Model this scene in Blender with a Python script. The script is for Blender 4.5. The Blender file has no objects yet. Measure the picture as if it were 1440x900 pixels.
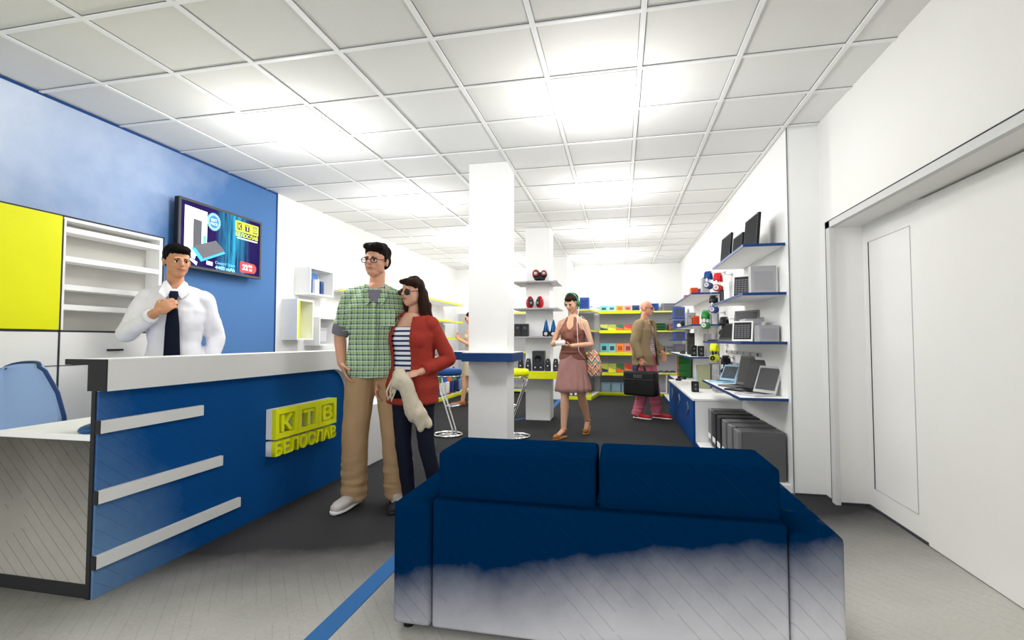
import bpy, bmesh, math, random
from math import sin, cos, pi, radians, atan, sqrt
from mathutils import Vector, Matrix, noise, Euler
random.seed(7)
COL = bpy.context.scene.collection
V = Vector

# ------------------------------------------------------------------ materials
def lin(h):
    h = h.lstrip('#'); o = []
    for i in (0, 2, 4):
        c = int(h[i:i+2], 16)/255
        o.append(c/12.92 if c <= .04045 else ((c+.055)/1.055)**2.4)
    return (*o, 1)
class NT:
    def __init__(s, name, rough=.6, metal=0, spec=.3):
        s.m = bpy.data.materials.new(name); s.m.use_nodes = True
        s.t = s.m.node_tree; s.b = s.t.nodes['Principled BSDF']
        s.b.inputs['Roughness'].default_value = rough; s.b.inputs['Metallic'].default_value = metal
        s.b.inputs['Specular IOR Level'].default_value = spec
    def n(s, ty, **k):
        x = s.t.nodes.new(ty)
        for a, b in k.items(): setattr(x, a, b)
        return x
    def l(s, a, b): s.t.links.new(a, b)
    def setin(s, sock, v):
        if hasattr(v, 'is_linked'): s.l(v, sock)
        else: sock.default_value = v
    def math(s, op, a, b=0., clamp=False):
        x = s.n('ShaderNodeMath', operation=op, use_clamp=clamp); s.setin(x.inputs[0], a); s.setin(x.inputs[1], b); return x.outputs[0]
    def mix(s, f, a, b):
        x = s.n('ShaderNodeMix', data_type='RGBA'); s.setin(x.inputs[0], f); s.setin(x.inputs[6], a); s.setin(x.inputs[7], b); return x.outputs[2]
    def noise(s, scale, vec=None, detail=4, rough=.55):
        x = s.n('ShaderNodeTexNoise'); x.inputs['Scale'].default_value = scale; x.inputs['Detail'].default_value = detail
        x.inputs['Roughness'].default_value = rough
        if vec is not None: s.l(vec, x.inputs['Vector'])
        return x.outputs['Fac']
    def obj(s): return s.n('ShaderNodeTexCoord').outputs['Object']
    def pos(s): return s.n('ShaderNodeNewGeometry').outputs['Position']
    def xyz(s, v):
        x = s.n('ShaderNodeSeparateXYZ'); s.l(v, x.inputs[0]); return x.outputs
    def col(s, c): s.setin(s.b.inputs['Base Color'], c)
    def bump(s, h, strength=.2, dist=.01):
        x = s.n('ShaderNodeBump'); x.inputs['Strength'].default_value = strength; x.inputs['Distance'].default_value = dist
        s.l(h, x.inputs['Height']); s.l(x.outputs[0], s.b.inputs['Normal'])
def mat(name, h, rough=.6, metal=0, var=.06, scale=30, spec=.3, bump=0):
    m = NT(name, rough, metal, spec); c = lin(h)
    d = tuple(x*(1-var) for x in c[:3])+(1,)
    f = m.noise(scale, m.obj())
    m.col(m.mix(f, c, d))
    if bump: m.bump(f, bump, .004)
    return m.m
def emit(name, h, s):
    m = NT(name); m.col(lin(h)); m.b.inputs['Emission Color'].default_value = lin(h); m.b.inputs['Emission Strength'].default_value = s
    return m.m
def wash(name, ca, cb, vec, off, amp=.35, scale=1.5, rough=.7, spec=.2, hatch=0, grain=.08):
    """hand-coloured surface: pigment ca thins out to cb along a direction, with a ragged, blotted edge"""
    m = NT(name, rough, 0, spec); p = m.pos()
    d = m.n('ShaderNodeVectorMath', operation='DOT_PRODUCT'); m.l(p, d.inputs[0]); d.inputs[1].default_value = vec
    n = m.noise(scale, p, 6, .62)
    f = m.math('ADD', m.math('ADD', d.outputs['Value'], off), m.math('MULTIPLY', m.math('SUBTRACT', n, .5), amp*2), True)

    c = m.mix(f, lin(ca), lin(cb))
    g = m.noise(60, p, 3)
    c = m.mix(m.math('MULTIPLY', g, grain), c, (.02, .02, .02, 1))
    if hatch:
        x = m.xyz(p); u = m.math('ADD', m.math('ADD', x[0], x[2]), m.math('MULTIPLY', x[1], .8))
        u = m.math('ADD', m.math('MULTIPLY', u, 13), m.math('MULTIPLY', m.noise(3, p), .5))
        w = m.math('LESS_THAN', m.math('FRACT', u), .07)
        w = m.math('MULTIPLY', w, m.math('GREATER_THAN', m.noise(2.3, p), .45))
        c = m.mix(m.math('MULTIPLY', w, hatch), c, (.012, .014, .025, 1))
    m.col(c); return m.m
M = {}
M['white'] = mat('white_paint', '#F6F6F4', .6, var=.02, scale=3)
M['wallw'] = mat('wall_white', '#F7F7F5', .8, var=.03, scale=1.2)
M['paper'] = wash('wall_paper_white', '#F6F5F2', '#ECEAE3', (0, -.3, 0), 1.2, .5, 1.1, .85, .1, 0, .04)
M['tile'] = wash('ceiling_tile', '#F5F5F3', '#E6E4DC', (0, -.45, 0), 1.75, .45, 1.0, .9, .1, 0, .05)
M['tbar'] = mat('ceiling_bar', '#FAFAF8', .5, var=.02)
M['groove'] = mat('shadow_gap_grey', '#8E8E90', .8)
M['line'] = mat('dark_seam', '#3A3C42', .8)
M['lamp'] = emit('lamp_diffuser', '#FFFFFF', 7)
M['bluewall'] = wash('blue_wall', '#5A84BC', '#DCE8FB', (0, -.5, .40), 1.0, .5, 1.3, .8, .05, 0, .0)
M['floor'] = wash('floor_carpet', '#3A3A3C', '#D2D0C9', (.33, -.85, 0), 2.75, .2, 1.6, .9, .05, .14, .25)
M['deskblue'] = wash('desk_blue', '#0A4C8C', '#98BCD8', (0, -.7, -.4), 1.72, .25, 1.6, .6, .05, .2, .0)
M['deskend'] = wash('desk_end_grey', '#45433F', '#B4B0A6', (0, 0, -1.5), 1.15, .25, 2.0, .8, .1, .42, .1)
M['deskwhite'] = mat('desk_white', '#E4E4E3', .45, var=.04, scale=4)
M['charcoal'] = mat('charcoal', '#2A2A2C', .7)
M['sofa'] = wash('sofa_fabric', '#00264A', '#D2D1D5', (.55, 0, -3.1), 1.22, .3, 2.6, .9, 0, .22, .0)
M['stripe'] = mat('blue_floor_stripe', '#2E6AA6', .8)
M['navy'] = mat('navy_edge', '#0B3A78', .5)
M['navytop'] = mat('navy_cushion', '#1A4A86', .6)
M['cabblue'] = mat('cabinet_blue', '#00458A', .5, var=.04, spec=.1)
M['lime'] = mat('lime_yellow', '#EFF500', .5, var=.04)
M['yellowp'] = mat('yellow_panel', '#EEF000', .6, var=.08, scale=4)
M['yellowpale'] = mat('pale_yellow', '#EDF29A', .6)
M['grey'] = mat('mid_grey', '#8D8D90', .6)
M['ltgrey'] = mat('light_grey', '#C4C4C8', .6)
M['glass'] = mat('smoked_shelf', '#A9A9AC', .3)
M['dkgrey'] = mat('dark_grey', '#4B4B4E', .5)
M['black'] = mat('black_plastic', '#101114', .45, spec=.3)
M['chrome'] = mat('chrome', '#E8E8EA', .12, 1, 0)
M['steel'] = mat('brushed_steel', '#B9BBBE', .3, .9, 0)
def C(h, r=.5):
    k = 'c'+h
    if k not in M: M[k] = mat('paint_'+h.strip('#').lower(), h, r)
    return M[k]

# ------------------------------------------------------------------ mesh helpers
def NB(): return bmesh.new()
def box(m, x0, x1, y0, y1, z0, z1, bev=0, rot=None, at=None):
    r = bmesh.ops.create_cube(m, size=1); vs = r['verts']
    c = V(((x0+x1)/2, (y0+y1)/2, (z0+z1)/2)); s = (abs(x1-x0), abs(y1-y0), abs(z1-z0))
    for v in vs: v.co = V((v.co.x*s[0], v.co.y*s[1], v.co.z*s[2])) + c
    if bev:
        es = list({e for v in vs for e in v.link_edges})
        b = bmesh.ops.bevel(m, geom=es, offset=bev, segments=3, affect='EDGES', profile=.6)
        vs = list({v for f in b['faces'] for v in f.verts} | {v for v in vs if v.is_valid})
    if rot is not None:
        R = rot.to_matrix() if isinstance(rot, Euler) else rot
        p = V(at) if at else c
        for v in vs: v.co = R @ (v.co-p) + p
    return vs
def ring(m, c, ax1, ax2, r1, r2, n, p=2):
    vs = []
    for i in range(n):
        a = 2*pi*i/n; ca, sa = cos(a), sin(a)
        q = (abs(ca)**p+abs(sa)**p)**(-1/p)
        vs.append(m.verts.new(c + ax1*(r1*ca*q) + ax2*(r2*sa*q)))
    return vs
def skinr(m, rings, cap=True):
    for a, b in zip(rings, rings[1:]):
        n = len(a)
        for i in range(n): m.faces.new((a[i], a[(i+1) % n], b[(i+1) % n], b[i]))
    if cap:
        m.faces.new(rings[0][::-1]); m.faces.new(rings[-1])
def frame(d):
    d = d.normalized(); u = d.cross(V((0, 0, 1)) if abs(d.z) < .95 else V((1, 0, 0))).normalized()
    return u, d.cross(u).normalized()
def cyl(m, p0, p1, r0, r1=None, n=16):
    p0, p1 = V(p0), V(p1); r1 = r0 if r1 is None else r1; a, b = frame(p1-p0)
    skinr(m, [ring(m, p0, a, b, r0, r0, n), ring(m, p1, a, b, r1, r1, n)])
def cap(m, p0, p1, r0, r1=None, n=14, flat=1.0):
    """tapered capsule"""
    p0, p1 = V(p0), V(p1); r1 = r0 if r1 is None else r1; d = (p1-p0)
    if d.length < 1e-5: d = V((0, 0, 1e-4))
    u = d.normalized(); a, b = frame(d); R = []
    for t in (-.98, -.8, -.45, 0): R.append(ring(m, p0+u*r0*t, a, b, r0*sqrt(1-t*t), r0*sqrt(1-t*t)*flat, n))
    for t in (0, .45, .8, .98): R.append(ring(m, p1+u*r1*t, a, b, r1*sqrt(1-t*t), r1*sqrt(1-t*t)*flat, n))
    skinr(m, R)
def tube(m, pts, r, n=10, closed=False, rs=None):
    pts = [V(p) for p in pts]; R = []; N = len(pts); pa = None
    for i, p in enumerate(pts):
        if closed: d = pts[(i+1) % N]-pts[i-1]
        else: d = pts[min(i+1, N-1)]-pts[max(i-1, 0)]
        d.normalize()
        if pa is None: a, b = frame(d)
        else:
            a = (pa - d*pa.dot(d)).normalized(); b = d.cross(a)
        pa = a; rr = rs[i] if rs else r
        R.append(ring(m, p, a, b, rr, rr, n))
    if closed: R.append(R[0]); skinr(m, R, False)
    else: skinr(m, R)
def ell(m, c, r, rot=None, seg=20):
    q = bmesh.ops.create_uvsphere(m, u_segments=seg, v_segments=seg//2+2, radius=1)
    for v in q['verts']:
        p = V((v.co.x*r[0], v.co.y*r[1], v.co.z*r[2]))
        if rot is not None: p = rot @ p
        v.co = p + V(c)
    return q['verts']
def loft(m, secs, n=28, p=2.2, capit=True):
    """secs: (z, cx, cy, rx, ry)"""
    R = [ring(m, V((s[1], s[2], s[0])), V((1, 0, 0)), V((0, 1, 0)), s[3], s[4], n, p) for s in secs]
    skinr(m, R, capit); return R
def prism(m, poly, axis, a, b, off=(0, 0)):
    """polygon extruded along an axis; poly in the two remaining axes in x,y,z order"""
    def P(q, t):
        l = list(q); l.insert('xyz'.index(axis), t); return V(l)
    A = [m.verts.new(P(q, a)) for q in poly]; B = [m.verts.new(P(q, b)) for q in poly]
    m.faces.new(A[::-1]); m.faces.new(B); n = len(A)
    for i in range(n): m.faces.new((A[i], A[(i+1) % n], B[(i+1) % n], B[i]))
def lathe(m, prof, c=(0, 0, 0), n=28, ax=None):
    c = V(c); Rr = []
    for r, z in prof:
        Rr.append([m.verts.new(c + (ax @ V((r*cos(2*pi*i/n), r*sin(2*pi*i/n), z)) if ax else V((r*cos(2*pi*i/n), r*sin(2*pi*i/n), z)))) for i in range(n)])
    skinr(m, Rr)
WORLD = set()
def shift_for(me, parent):
    r = parent
    while r is not None and r.parent is not None: r = r.parent
    if r is not None and r.name in WORLD: me.transform(Matrix.Translation(-r.matrix_basis.translation))
def obj(name, m, ma, parent=None, smooth=False, bev=0):
    bmesh.ops.recalc_face_normals(m, faces=m.faces[:])
    me = bpy.data.meshes.new(name); m.to_mesh(me); m.free()
    shift_for(me, parent)
    if smooth:
        for p in me.polygons: p.use_smooth = True
    me.materials.append(ma); o = bpy.data.objects.new(name, me); COL.objects.link(o)
    if parent is not None: o.parent = parent
    if bev:
        b = o.modifiers.new('bevel', 'BEVEL'); b.width = bev; b.segments = 2; b.limit_method = 'ANGLE'
    return o
def tag(o, label, cat, group=None, kind=None):
    if label: o['label'] = label
    if cat: o['category'] = cat
    if group: o['group'] = group
    if kind: o['kind'] = kind
    return o
def thing(name, label, cat, loc=(0, 0, 0), rotz=0, group=None, world=False):
    o = bpy.data.objects.new(name, None); COL.objects.link(o); o.empty_display_size = .1
    o.location = loc; o.rotation_euler = (0, 0, rotz); tag(o, label, cat, group)
    if world: WORLD.add(o.name)
    return o
def S(name, m, ma, parent=None, smooth=False, bev=0):
    o = obj(name, m, ma, parent, smooth, bev)
    if parent is None: o['kind'] = 'structure'
    return o
KIDS = {}
def copy_tree(o, parent=None):
    c = o.copy(); COL.objects.link(c)
    if parent is not None: c.parent = parent
    for ch in list(o.children): copy_tree(ch, c)
    return c
def place(proto, used, loc, rotz, label, group=None):
    o = proto if not used.get(proto.name) else copy_tree(proto)
    used[proto.name] = True
    o.location = loc; o.rotation_euler = (0, 0, rotz); o['label'] = label
    if group: o['group'] = group
    return o
USED = {}
def bxo(name, x0, x1, y0, y1, z0, z1, ma, parent=None, bev=0):
    m = NB(); box(m, x0, x1, y0, y1, z0, z1, bev); return obj(name, m, ma, parent)
def text_mesh(s, size, depth, bold=.0, align='CENTER'):
    cu = bpy.data.curves.new('lettering', 'FONT'); cu.body = s; cu.size = size; cu.extrude = depth/2; cu.offset = bold
    cu.align_x = align; cu.align_y = 'CENTER'; cu.resolution_u = 3
    o = bpy.data.objects.new('lettering', cu); COL.objects.link(o)
    bpy.context.view_layer.update()
    dg = bpy.context.evaluated_depsgraph_get(); me = bpy.data.meshes.new_from_object(o.evaluated_get(dg))
    bpy.data.objects.remove(o); bpy.data.curves.remove(cu); return me
def text_obj(name, s, size, depth, ma, parent, mtx, bold=0., fit=None):
    me = text_mesh(s, size, depth, bold)
    xs = [v.co.x for v in me.vertices]; ys = [v.co.y for v in me.vertices]
    if xs and fit:
        w = max(xs)-min(xs); h = max(ys)-min(ys); cx = (max(xs)+min(xs))/2; cy = (max(ys)+min(ys))/2
        for v in me.vertices: v.co.x = (v.co.x-cx)*fit[0]/w; v.co.y = (v.co.y-cy)*fit[1]/h
    me.transform(mtx)
    shift_for(me, parent)
    me.materials.clear(); me.materials.append(ma); me.name = name
    o = bpy.data.objects.new(name, me); COL.objects.link(o); o.parent = parent; return o
def fuse(m, voxel, disp=None, smooth=2):
    """merge overlapping closed shapes into one continuous surface"""
    bmesh.ops.recalc_face_normals(m, faces=m.faces[:])
    me = bpy.data.meshes.new('f'); m.to_mesh(me); m.free()
    o = bpy.data.objects.new('f', me); COL.objects.link(o)
    r = o.modifiers.new('r', 'REMESH'); r.mode = 'VOXEL'; r.voxel_size = voxel; r.adaptivity = 0
    if smooth:
        s = o.modifiers.new('s', 'SMOOTH'); s.iterations = smooth; s.factor = .5
    bpy.context.view_layer.update()
    dg = bpy.context.evaluated_depsgraph_get(); me2 = bpy.data.meshes.new_from_object(o.evaluated_get(dg))
    bpy.data.objects.remove(o); bpy.data.meshes.remove(me)
    if disp:
        nr = [v.normal.copy() for v in me2.vertices]
        for v, q in zip(me2.vertices, nr): v.co += q*disp(v.co)
    b = NB(); b.from_mesh(me2); bpy.data.meshes.remove(me2); return b

# ------------------------------------------------------------------ room shell
CZ = 2.83; XL = -3.78; XR = 1.28; XN = 1.50; YB = 11.2; YF = -1.6
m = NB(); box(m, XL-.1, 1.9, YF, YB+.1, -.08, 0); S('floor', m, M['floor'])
m = NB(); box(m, XL-.1, XL, 4.88, YB+.1, 0, CZ); S('wall_left', m, M['wallw'])
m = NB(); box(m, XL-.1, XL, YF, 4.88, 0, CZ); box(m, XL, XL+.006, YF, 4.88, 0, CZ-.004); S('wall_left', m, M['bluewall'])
m = NB(); box(m, XL, 1.9, YB, YB+.1, 0, CZ); S('wall_back', m, M['wallw'])
m = NB(); box(m, XR, 1.9, 4.19, YB, 0, CZ); S('wall_right', m, M['wallw'])
m = NB()                                     # near right wall with the door recess
box(m, XN, 1.9, 4.02, 4.19, 0, CZ); box(m, XN, 1.9, YF, 4.02, 1.99, CZ); box(m, XN, 1.9, YF, .9, 0, 1.99); box(m, 1.74, 1.9, .9, 4.02, 0, 1.99)
S('wall_near_right', m, M['paper'])
# door in the recess
d = thing('door_1', None, None, (1.72, 3.0, 0), world=True); d['kind'] = 'structure'
m = NB(); box(m, 1.715, 1.74, 3.32, 4.02, 0, 1.99); o = obj('side_panel', m, M['paper'], d)
m = NB()
box(m, 1.711, 1.716, 3.932, 3.938, .14, 1.86); obj('panel_moulding', m, M['line'], d)
m = NB(); box(m, 1.712, 1.716, 3.42, 3.424, .14, 1.86)
for z in (.14, 1.856): box(m, 1.712, 1.716, 3.42, 3.938, z, z+.004)
obj('panel_moulding', m, M['ltgrey'], d)
m = NB(); box(m, 1.70, 1.74, 2.2, 3.305, .005, 1.98, .004); obj('door_leaf', m, M['paper'], d)
m = NB(); box(m, 1.70, 1.74, .9, 2.185, .005, 1.98, .004); obj('door_leaf', m, M['paper'], d)
m = NB(); box(m, XN-.012, XN+.02, 3.985, 4.055, 0, 2.03); box(m, XN-.012, XN+.02, .9, 4.055, 1.985, 2.03)
S('trim_1', m, mat('frame_grey', '#D9D9D7', .7))
m = NB(); box(m, XN-.014, XN-.004, 4.051, 4.057, 0, 2.036); box(m, XN-.014, XN-.004, .9, 4.057, 2.03, 2.036); S('trim_2', m, M['line'])
m = NB(); box(m, XR+.003, XN, 4.178, 4.19, 0, .012); box(m, XN-.01, XN, 4.06, 4.19, 0, .012)
box(m, XN, 1.74, 4.008, 4.02, 0, .012); box(m, 1.703, 1.715, 3.31, 4.02, 0, .012); S('baseboard_right', m, M['line'])
m = NB(); box(m, XR-.004, XR+.004, 4.184, 4.192, 0, CZ); S('trim_3', m, M['groove'])
m = NB(); box(m, XL, XL+.012, 4.866, 4.884, 0, CZ); box(m, XL, XL+.012, YF, 4.884, CZ-.022, CZ-.004); S('trim_4', m, mat('blue_wall_edge', '#1E4C8C', .8))

# ceiling: tiles between a bar grid (pitch .565 x .545), recessed dark gap along each bar
GX = [-1.0+.565*k for k in range(-5, 6)]; GY = [2.52+.545*k for k in range(-8, 17)]
FILL_W = 17
LX = [(-.435, .13), (-2.695, -2.13)]; LY = [3.065+2.18*k for k in range(4)]
m = NB(); box(m, XL-.1, 1.9, YF, YB+.1, CZ, CZ+.1); S('ceiling', m, M['tile'])
m = NB(); g = NB()
for x in GX:
    if x < XR+.3: box(m, x-.014, x+.014, YF, YB, CZ-.012, CZ+.001); box(g, x-.018, x+.018, YF, YB, CZ-.003, CZ+.001)
for y in GY:
    if y < YB: box(m, XL, 1.5, y-.012, y+.012, CZ-.010, CZ+.001); box(g, XL, 1.5, y-.017, y+.017, CZ-.0028, CZ+.001)
S('ceiling', m, M['tbar']); S('ceiling', g, M['groove'])
for i, (a, b) in enumerate(LX):
    for j, y in enumerate(LY):
        t = thing('ceiling_light', '', 'ceiling light', ((a+b)/2, y+.27, CZ), group='square ceiling light panels')
        side = ['row over the sofa and right aisle', 'row over the counter side'][i]
        t['label'] = '%s square ceiling light panel of the %s' % (['nearest', 'second', 'third', 'farthest'][j], side)
        m = NB(); h = .265
        for q in ((-h, h, -h, -h+.018), (-h, h, h-.018, h), (-h, -h+.018, -h+.018, h-.018), (h-.018, h, -h+.018, h-.018)): box(m, *q, -.02, 0)
        obj('frame', m, M['tbar'], t)
        m = NB(); box(m, -h+.018, h-.018, -h+.018, h-.018, -.034, -.001, .004); obj('diffuser', m, M['lamp'], t)
        ld_ = bpy.data.lights.new('ceiling_fill', 'POINT'); ld_.energy = FILL_W; ld_.shadow_soft_size = .12; ld_.color = (1, .985, .96)  # unseen point light added below the panel to brighten the ceiling
        lo = bpy.data.objects.new('ceiling_fill', ld_); COL.objects.link(lo); lo.location = (0, 0, -.42); lo.parent = t

# columns
def column(x0, x1, y0, y1, label):
    m = NB(); box(m, x0, x1, y0, y1, 0, CZ-.001, .004); return tag(obj('square_column', m, M['white']), label, 'column', 'square white columns')
column(-1.38, -1.01, 4.45, 4.75, 'nearest square white column, ringed by a blue-edged standing table')
column(-1.36, -1.00, 7.22, 7.6, 'middle square white column carrying grey speaker display shelves')
column(-1.42, -1.00, 9.8, YB, 'farthest square white column, set against the back wall')

# blue floor stripes
m = NB(); box(m, -1.215, -1.125, YF, 4.449, 0, .003); tag(obj('floor_stripe', m, M['stripe']), 'long blue floor stripe running past the left side of the sofa', 'floor stripe', 'blue floor stripes')
m = NB(); prism(m, [(-1.62, 6.98), (-1.60, 7.08), (-1.24, 7.72), (-1.20, 7.62)], 'z', 0, .003); tag(obj('floor_stripe', m, M['stripe']), 'short blue floor stripe at the foot of the middle column, left side', 'floor stripe', 'blue floor stripes')
m = NB(); box(m, -1.2, -1.12, 7.62, 9.75, 0, .003); tag(obj('floor_stripe', m, M['stripe']), 'blue floor stripe between the middle and the farthest column', 'floor stripe', 'blue floor stripes')

# ------------------------------------------------------------------ reception counter
D = thing('reception_counter', 'long blue reception counter with white top band and white bars', 'counter', (-2.4, 1.83, 0), world=True)
XD = -2.335; YE = 3.93
def arc(cx, cy, r, a0, a1, n=10, ry=None): ry = ry or r; return [(cx+r*cos(radians(a0+(a1-a0)*i/n)), cy+ry*sin(radians(a0+(a1-a0)*i/n))) for i in range(n+1)]
m = NB(); prism(m, [(1.84, .0), (YE, 0)] + arc(YE-.24, .69, .24, 0, 90) + [(1.84, .93)], 'x', XD-.03, XD); obj('front_panel', m, M['deskblue'], D)
m = NB()   # white band that turns down into the far end panel
outer = [(1.84, 1.08)] + arc(YE-.13, .87, .21, 90, 0) + [(4.09, .55), (4.12, 0)]
inner = [(YE, 0)] + arc(YE-.24, .69, .24, 0, 90) + [(1.84, .935)]
prism(m, outer+inner, 'x', XD-.06, XD+.045); obj('white_band', m, M['deskwhite'], D)
m = NB(); box(m, -2.53, XD-.06, 1.84, 3.85, 1.055, 1.08, .003); obj('upper_shelf', m, M['white'], D)
m = NB(); box(m, -2.53, XD-.0605, 1.832, 1.84, 1.055, 1.081); box(m, XD-.06, XD+.045, 1.832, 1.84, .935, 1.081); box(m, XD-.034, XD-.012, 1.832, 1.84, 0, .935)
obj('cut_edge', m, M['charcoal'], D)['label'] = 'dark end profile'
for z, y1 in ((.742, 2.41), (.425, 2.56), (.135, 2.71)):
    m = NB(); box(m, XD, XD+.022, 1.835, y1, z, z+.058, .002); o = obj('white_bar', m, M['deskwhite'], D)
    m = NB(); box(m, XD-.004, XD+.022, 1.829, 1.8345, z-.002, z+.06); obj('end_cap', m, M['charcoal'], o)
m = NB(); box(m, -2.93, XD-.035, 1.84, 3.7, .705, .735, .003); obj('work_surface', m, M['white'], D)
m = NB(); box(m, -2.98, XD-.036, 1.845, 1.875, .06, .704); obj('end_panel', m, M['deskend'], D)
m = NB(); box(m, -2.98, XD-.034, 1.838, 1.885, 0, .06); obj('plinth', m, M['charcoal'], D)
m = NB(); box(m, -2.93, XD-.036, 3.62, 3.66, .0, .704); obj('end_panel', m, M['white'], D)
m = NB(); box(m, XD-.55, XD+.04, 4.13, 4.82, 0, .56, .01); o = obj('low_cabinet', m, M['deskwhite']); tag(o, 'low white cabinet behind the far end of the reception counter', 'cabinet')
# lettering on the counter: three framed letters over a word, yellow faces on white backing
def RX(x, y, z): return Matrix(((0, 0, 1, x), (1, 0, 0, y), (0, 1, 0, z), (0, 0, 0, 1)))   # text plane facing +X, reading along +Y
LG = thing('logo_sign', 'raised yellow and white lettering sign mounted on the blue counter front', 'sign', (XD, 3.3, .53), world=True)
def ringbox(m, x0, x1, y0, y1, z0, z1, t):
    box(m, x0, x1, y0, y1, z0, z0+t); box(m, x0, x1, y0, y1, z1-t, z1)
    box(m, x0, x1, y0, y0+t, z0+t, z1-t); box(m, x0, x1, y1-t, y1, z0+t, z1-t)
for (xa, xb, mt, nm) in ((XD, XD+.045, M['white'], 'letter_backing'), (XD+.0455, XD+.075, M['lime'], 'letter_face')):
    for i, ch in enumerate('КТВ'):
        y0 = 2.95+i*.245; m = NB(); ringbox(m, xa, xb, y0, y0+.242, .50, .70, .036)
        fr = obj(nm.replace('letter', 'frame'), m, mt, LG)
        text_obj(nm, ch, .2, xb-xa, mt, LG, RX((xa+xb)/2, y0+.121, .60), .006, (.125, .115))
    text_obj(nm.replace('letter', 'word'), 'БЕЛОСЛАВ', .12, xb-xa, mt, LG, RX((xa+xb)/2, 2.95+.3655, .435), .004, (.73, .10))

# small phone and chair behind the counter
m = NB(); ell(m, (-2.43, 1.93, .75), (.06, .10, .03)); tag(obj('computer_mouse', m, mat('mouse_blue', '#2C5A8C', .4), None, True), 'small dark blue rounded mouse on the counter work surface', 'computer mouse')
ch = thing('office_chair', 'light blue office chair behind the near end of the counter', 'chair', (-3.19, 2.20, 0), radians(186))
m = NB(); R = []
for k, (z, w, yy) in enumerate([(.56, .225, .0), (.62, .24, -.005), (.75, .232, -.0), (.88, .205, .02), (.98, .175, .045), (1.02, .155, .055), (1.04, .12, .06)]):
    n = 12; row = [];
    for i in range(n+1):
        t = i/n*2-1; row.append((t*w*.82, yy-.05*(1-t*t)+.05, z-(.02*abs(t)**3 if k > 3 else 0)))
    R.append(row)
fr = [[m.verts.new(V(p)+V((0, -.02, 0))) for p in r] for r in R]; bk = [[m.verts.new(V(p)+V((0, .025, 0))) for p in r] for r in R]
for A, flip in ((fr, 0), (bk, 1)):
    for a, b in zip(A, A[1:]):
        for i in range(12): m.faces.new((a[i], a[i+1], b[i+1], b[i]))
for i in range(12):
    m.faces.new((fr[0][i], bk[0][i], bk[0][i+1], fr[0][i+1])); m.faces.new((fr[-1][i], fr[-1][i+1], bk[-1][i+1], bk[-1][i]))
for a, b, c_, d_ in zip(fr, fr[1:], bk, bk[1:]):
    m.faces.new((a[0], b[0], d_[0], c_[0])); m.faces.new((a[-1], c_[-1], d_[-1], b[-1]))
CB = mat('chair_blue', '#9DBBE6', .7)
bkr = obj('backrest', m, CB, ch, True)
m = NB(); tube(m, [V(r[0])+V((-.004, 0, 0)) for r in R]+[V(p)+V((0, 0, .004)) for p in R[-1][1:-1]]+[V(r[-1])+V((.004, 0, 0)) for r in R[::-1]], .011, 8); obj('piping', m, mat('chair_edge', '#22406E', .6), bkr, True)
m = NB(); box(m, -.24, .24, -.42, .06, .42, .50, .03); obj('seat', m, CB, ch, True)
m = NB(); box(m, -.03, .03, -.07, -.02, .46, .72, .01); obj('back_bracket', m, M['charcoal'], ch)
m = NB(); cyl(m, (0, -.18, .08), (0, -.18, .43), .028); obj('gas_column', m, M['chrome'], ch, True)
for k in range(5):
    a = 2*pi*k/5; m = NB(); cap(m, (0, -.18, .09), (.27*cos(a), -.18+.27*sin(a), .07), .022, .016); lg = obj('leg', m, M['charcoal'], ch, True)
    m = NB(); cyl(m, (.27*cos(a)-.012, -.18+.27*sin(a), .027), (.27*cos(a)+.012, -.18+.27*sin(a), .027), .027); obj('caster', m, M['black'], lg, True)

# ------------------------------------------------------------------ storage wall behind the counter
W = thing('wall_cabinet', 'tall white storage unit with open shelves and a yellow panel on the blue wall', 'cabinet', (XL+.01, 2.0, 0), world=True)
WP = M['paper']
XF = -3.5
m = NB(); box(m, XL+.01, XF, .6, 2.49, .0, 1.22, .003); obj('lower_cabinet', m, WP, W)
m = NB(); box(m, XL+.01, XF, 2.498, 3.21, .0, 1.22, .003); lc = obj('lower_cabinet', m, WP, W)
m = NB(); box(m, XF, XF+.012, 2.80, 2.91, 1.093, 1.106); obj('handle', m, M['charcoal'], lc)
m = NB(); box(m, XF-.001, XF+.002, 2.488, 2.5, 0, 1.95); box(m, XF-.001, XF+.002, .6, 3.21, 1.003, 1.008); box(m, XF-.001, XF+.002, .6, 3.21, 1.225, 1.231); obj('seam', m, M['line'], W)
m = NB(); box(m, XL+.01, XF+.008, .6, 2.486, 1.235, 1.965, .003); obj('yellow_panel', m, M['yellowp'], W)['label'] = 'bright yellow panel'
m = NB(); box(m, XL+.01, XF, 2.50, 2.515, 1.235, 1.965); box(m, XL+.01, XF, 3.185, 3.21, 1.235, 1.965); box(m, XL+.01, XF, 2.515, 3.185, 1.945, 1.965); obj('upper_frame', m, M['white'], W)
m = NB(); box(m, XL+.01, XL+.15, 2.515, 3.185, 1.235, 1.945); obj('back_panel', m, mat('rack_grey', '#CFCDC6', .9, var=.1, scale=5), W)
for z in (1.365, 1.495, 1.68, 1.87):
    m = NB(); box(m, XL+.15, XF, 2.515, 3.185, z, z+.035); obj('shelf', m, M['white'], W)

m = NB(); box(m, XL+.01, XF+.003, 3.2105, 3.222, 0, 1.975); box(m, XL+.01, XF+.003, .6, 3.222, 1.9655, 1.975); obj('edge_line', m, M['line'], W)

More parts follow.
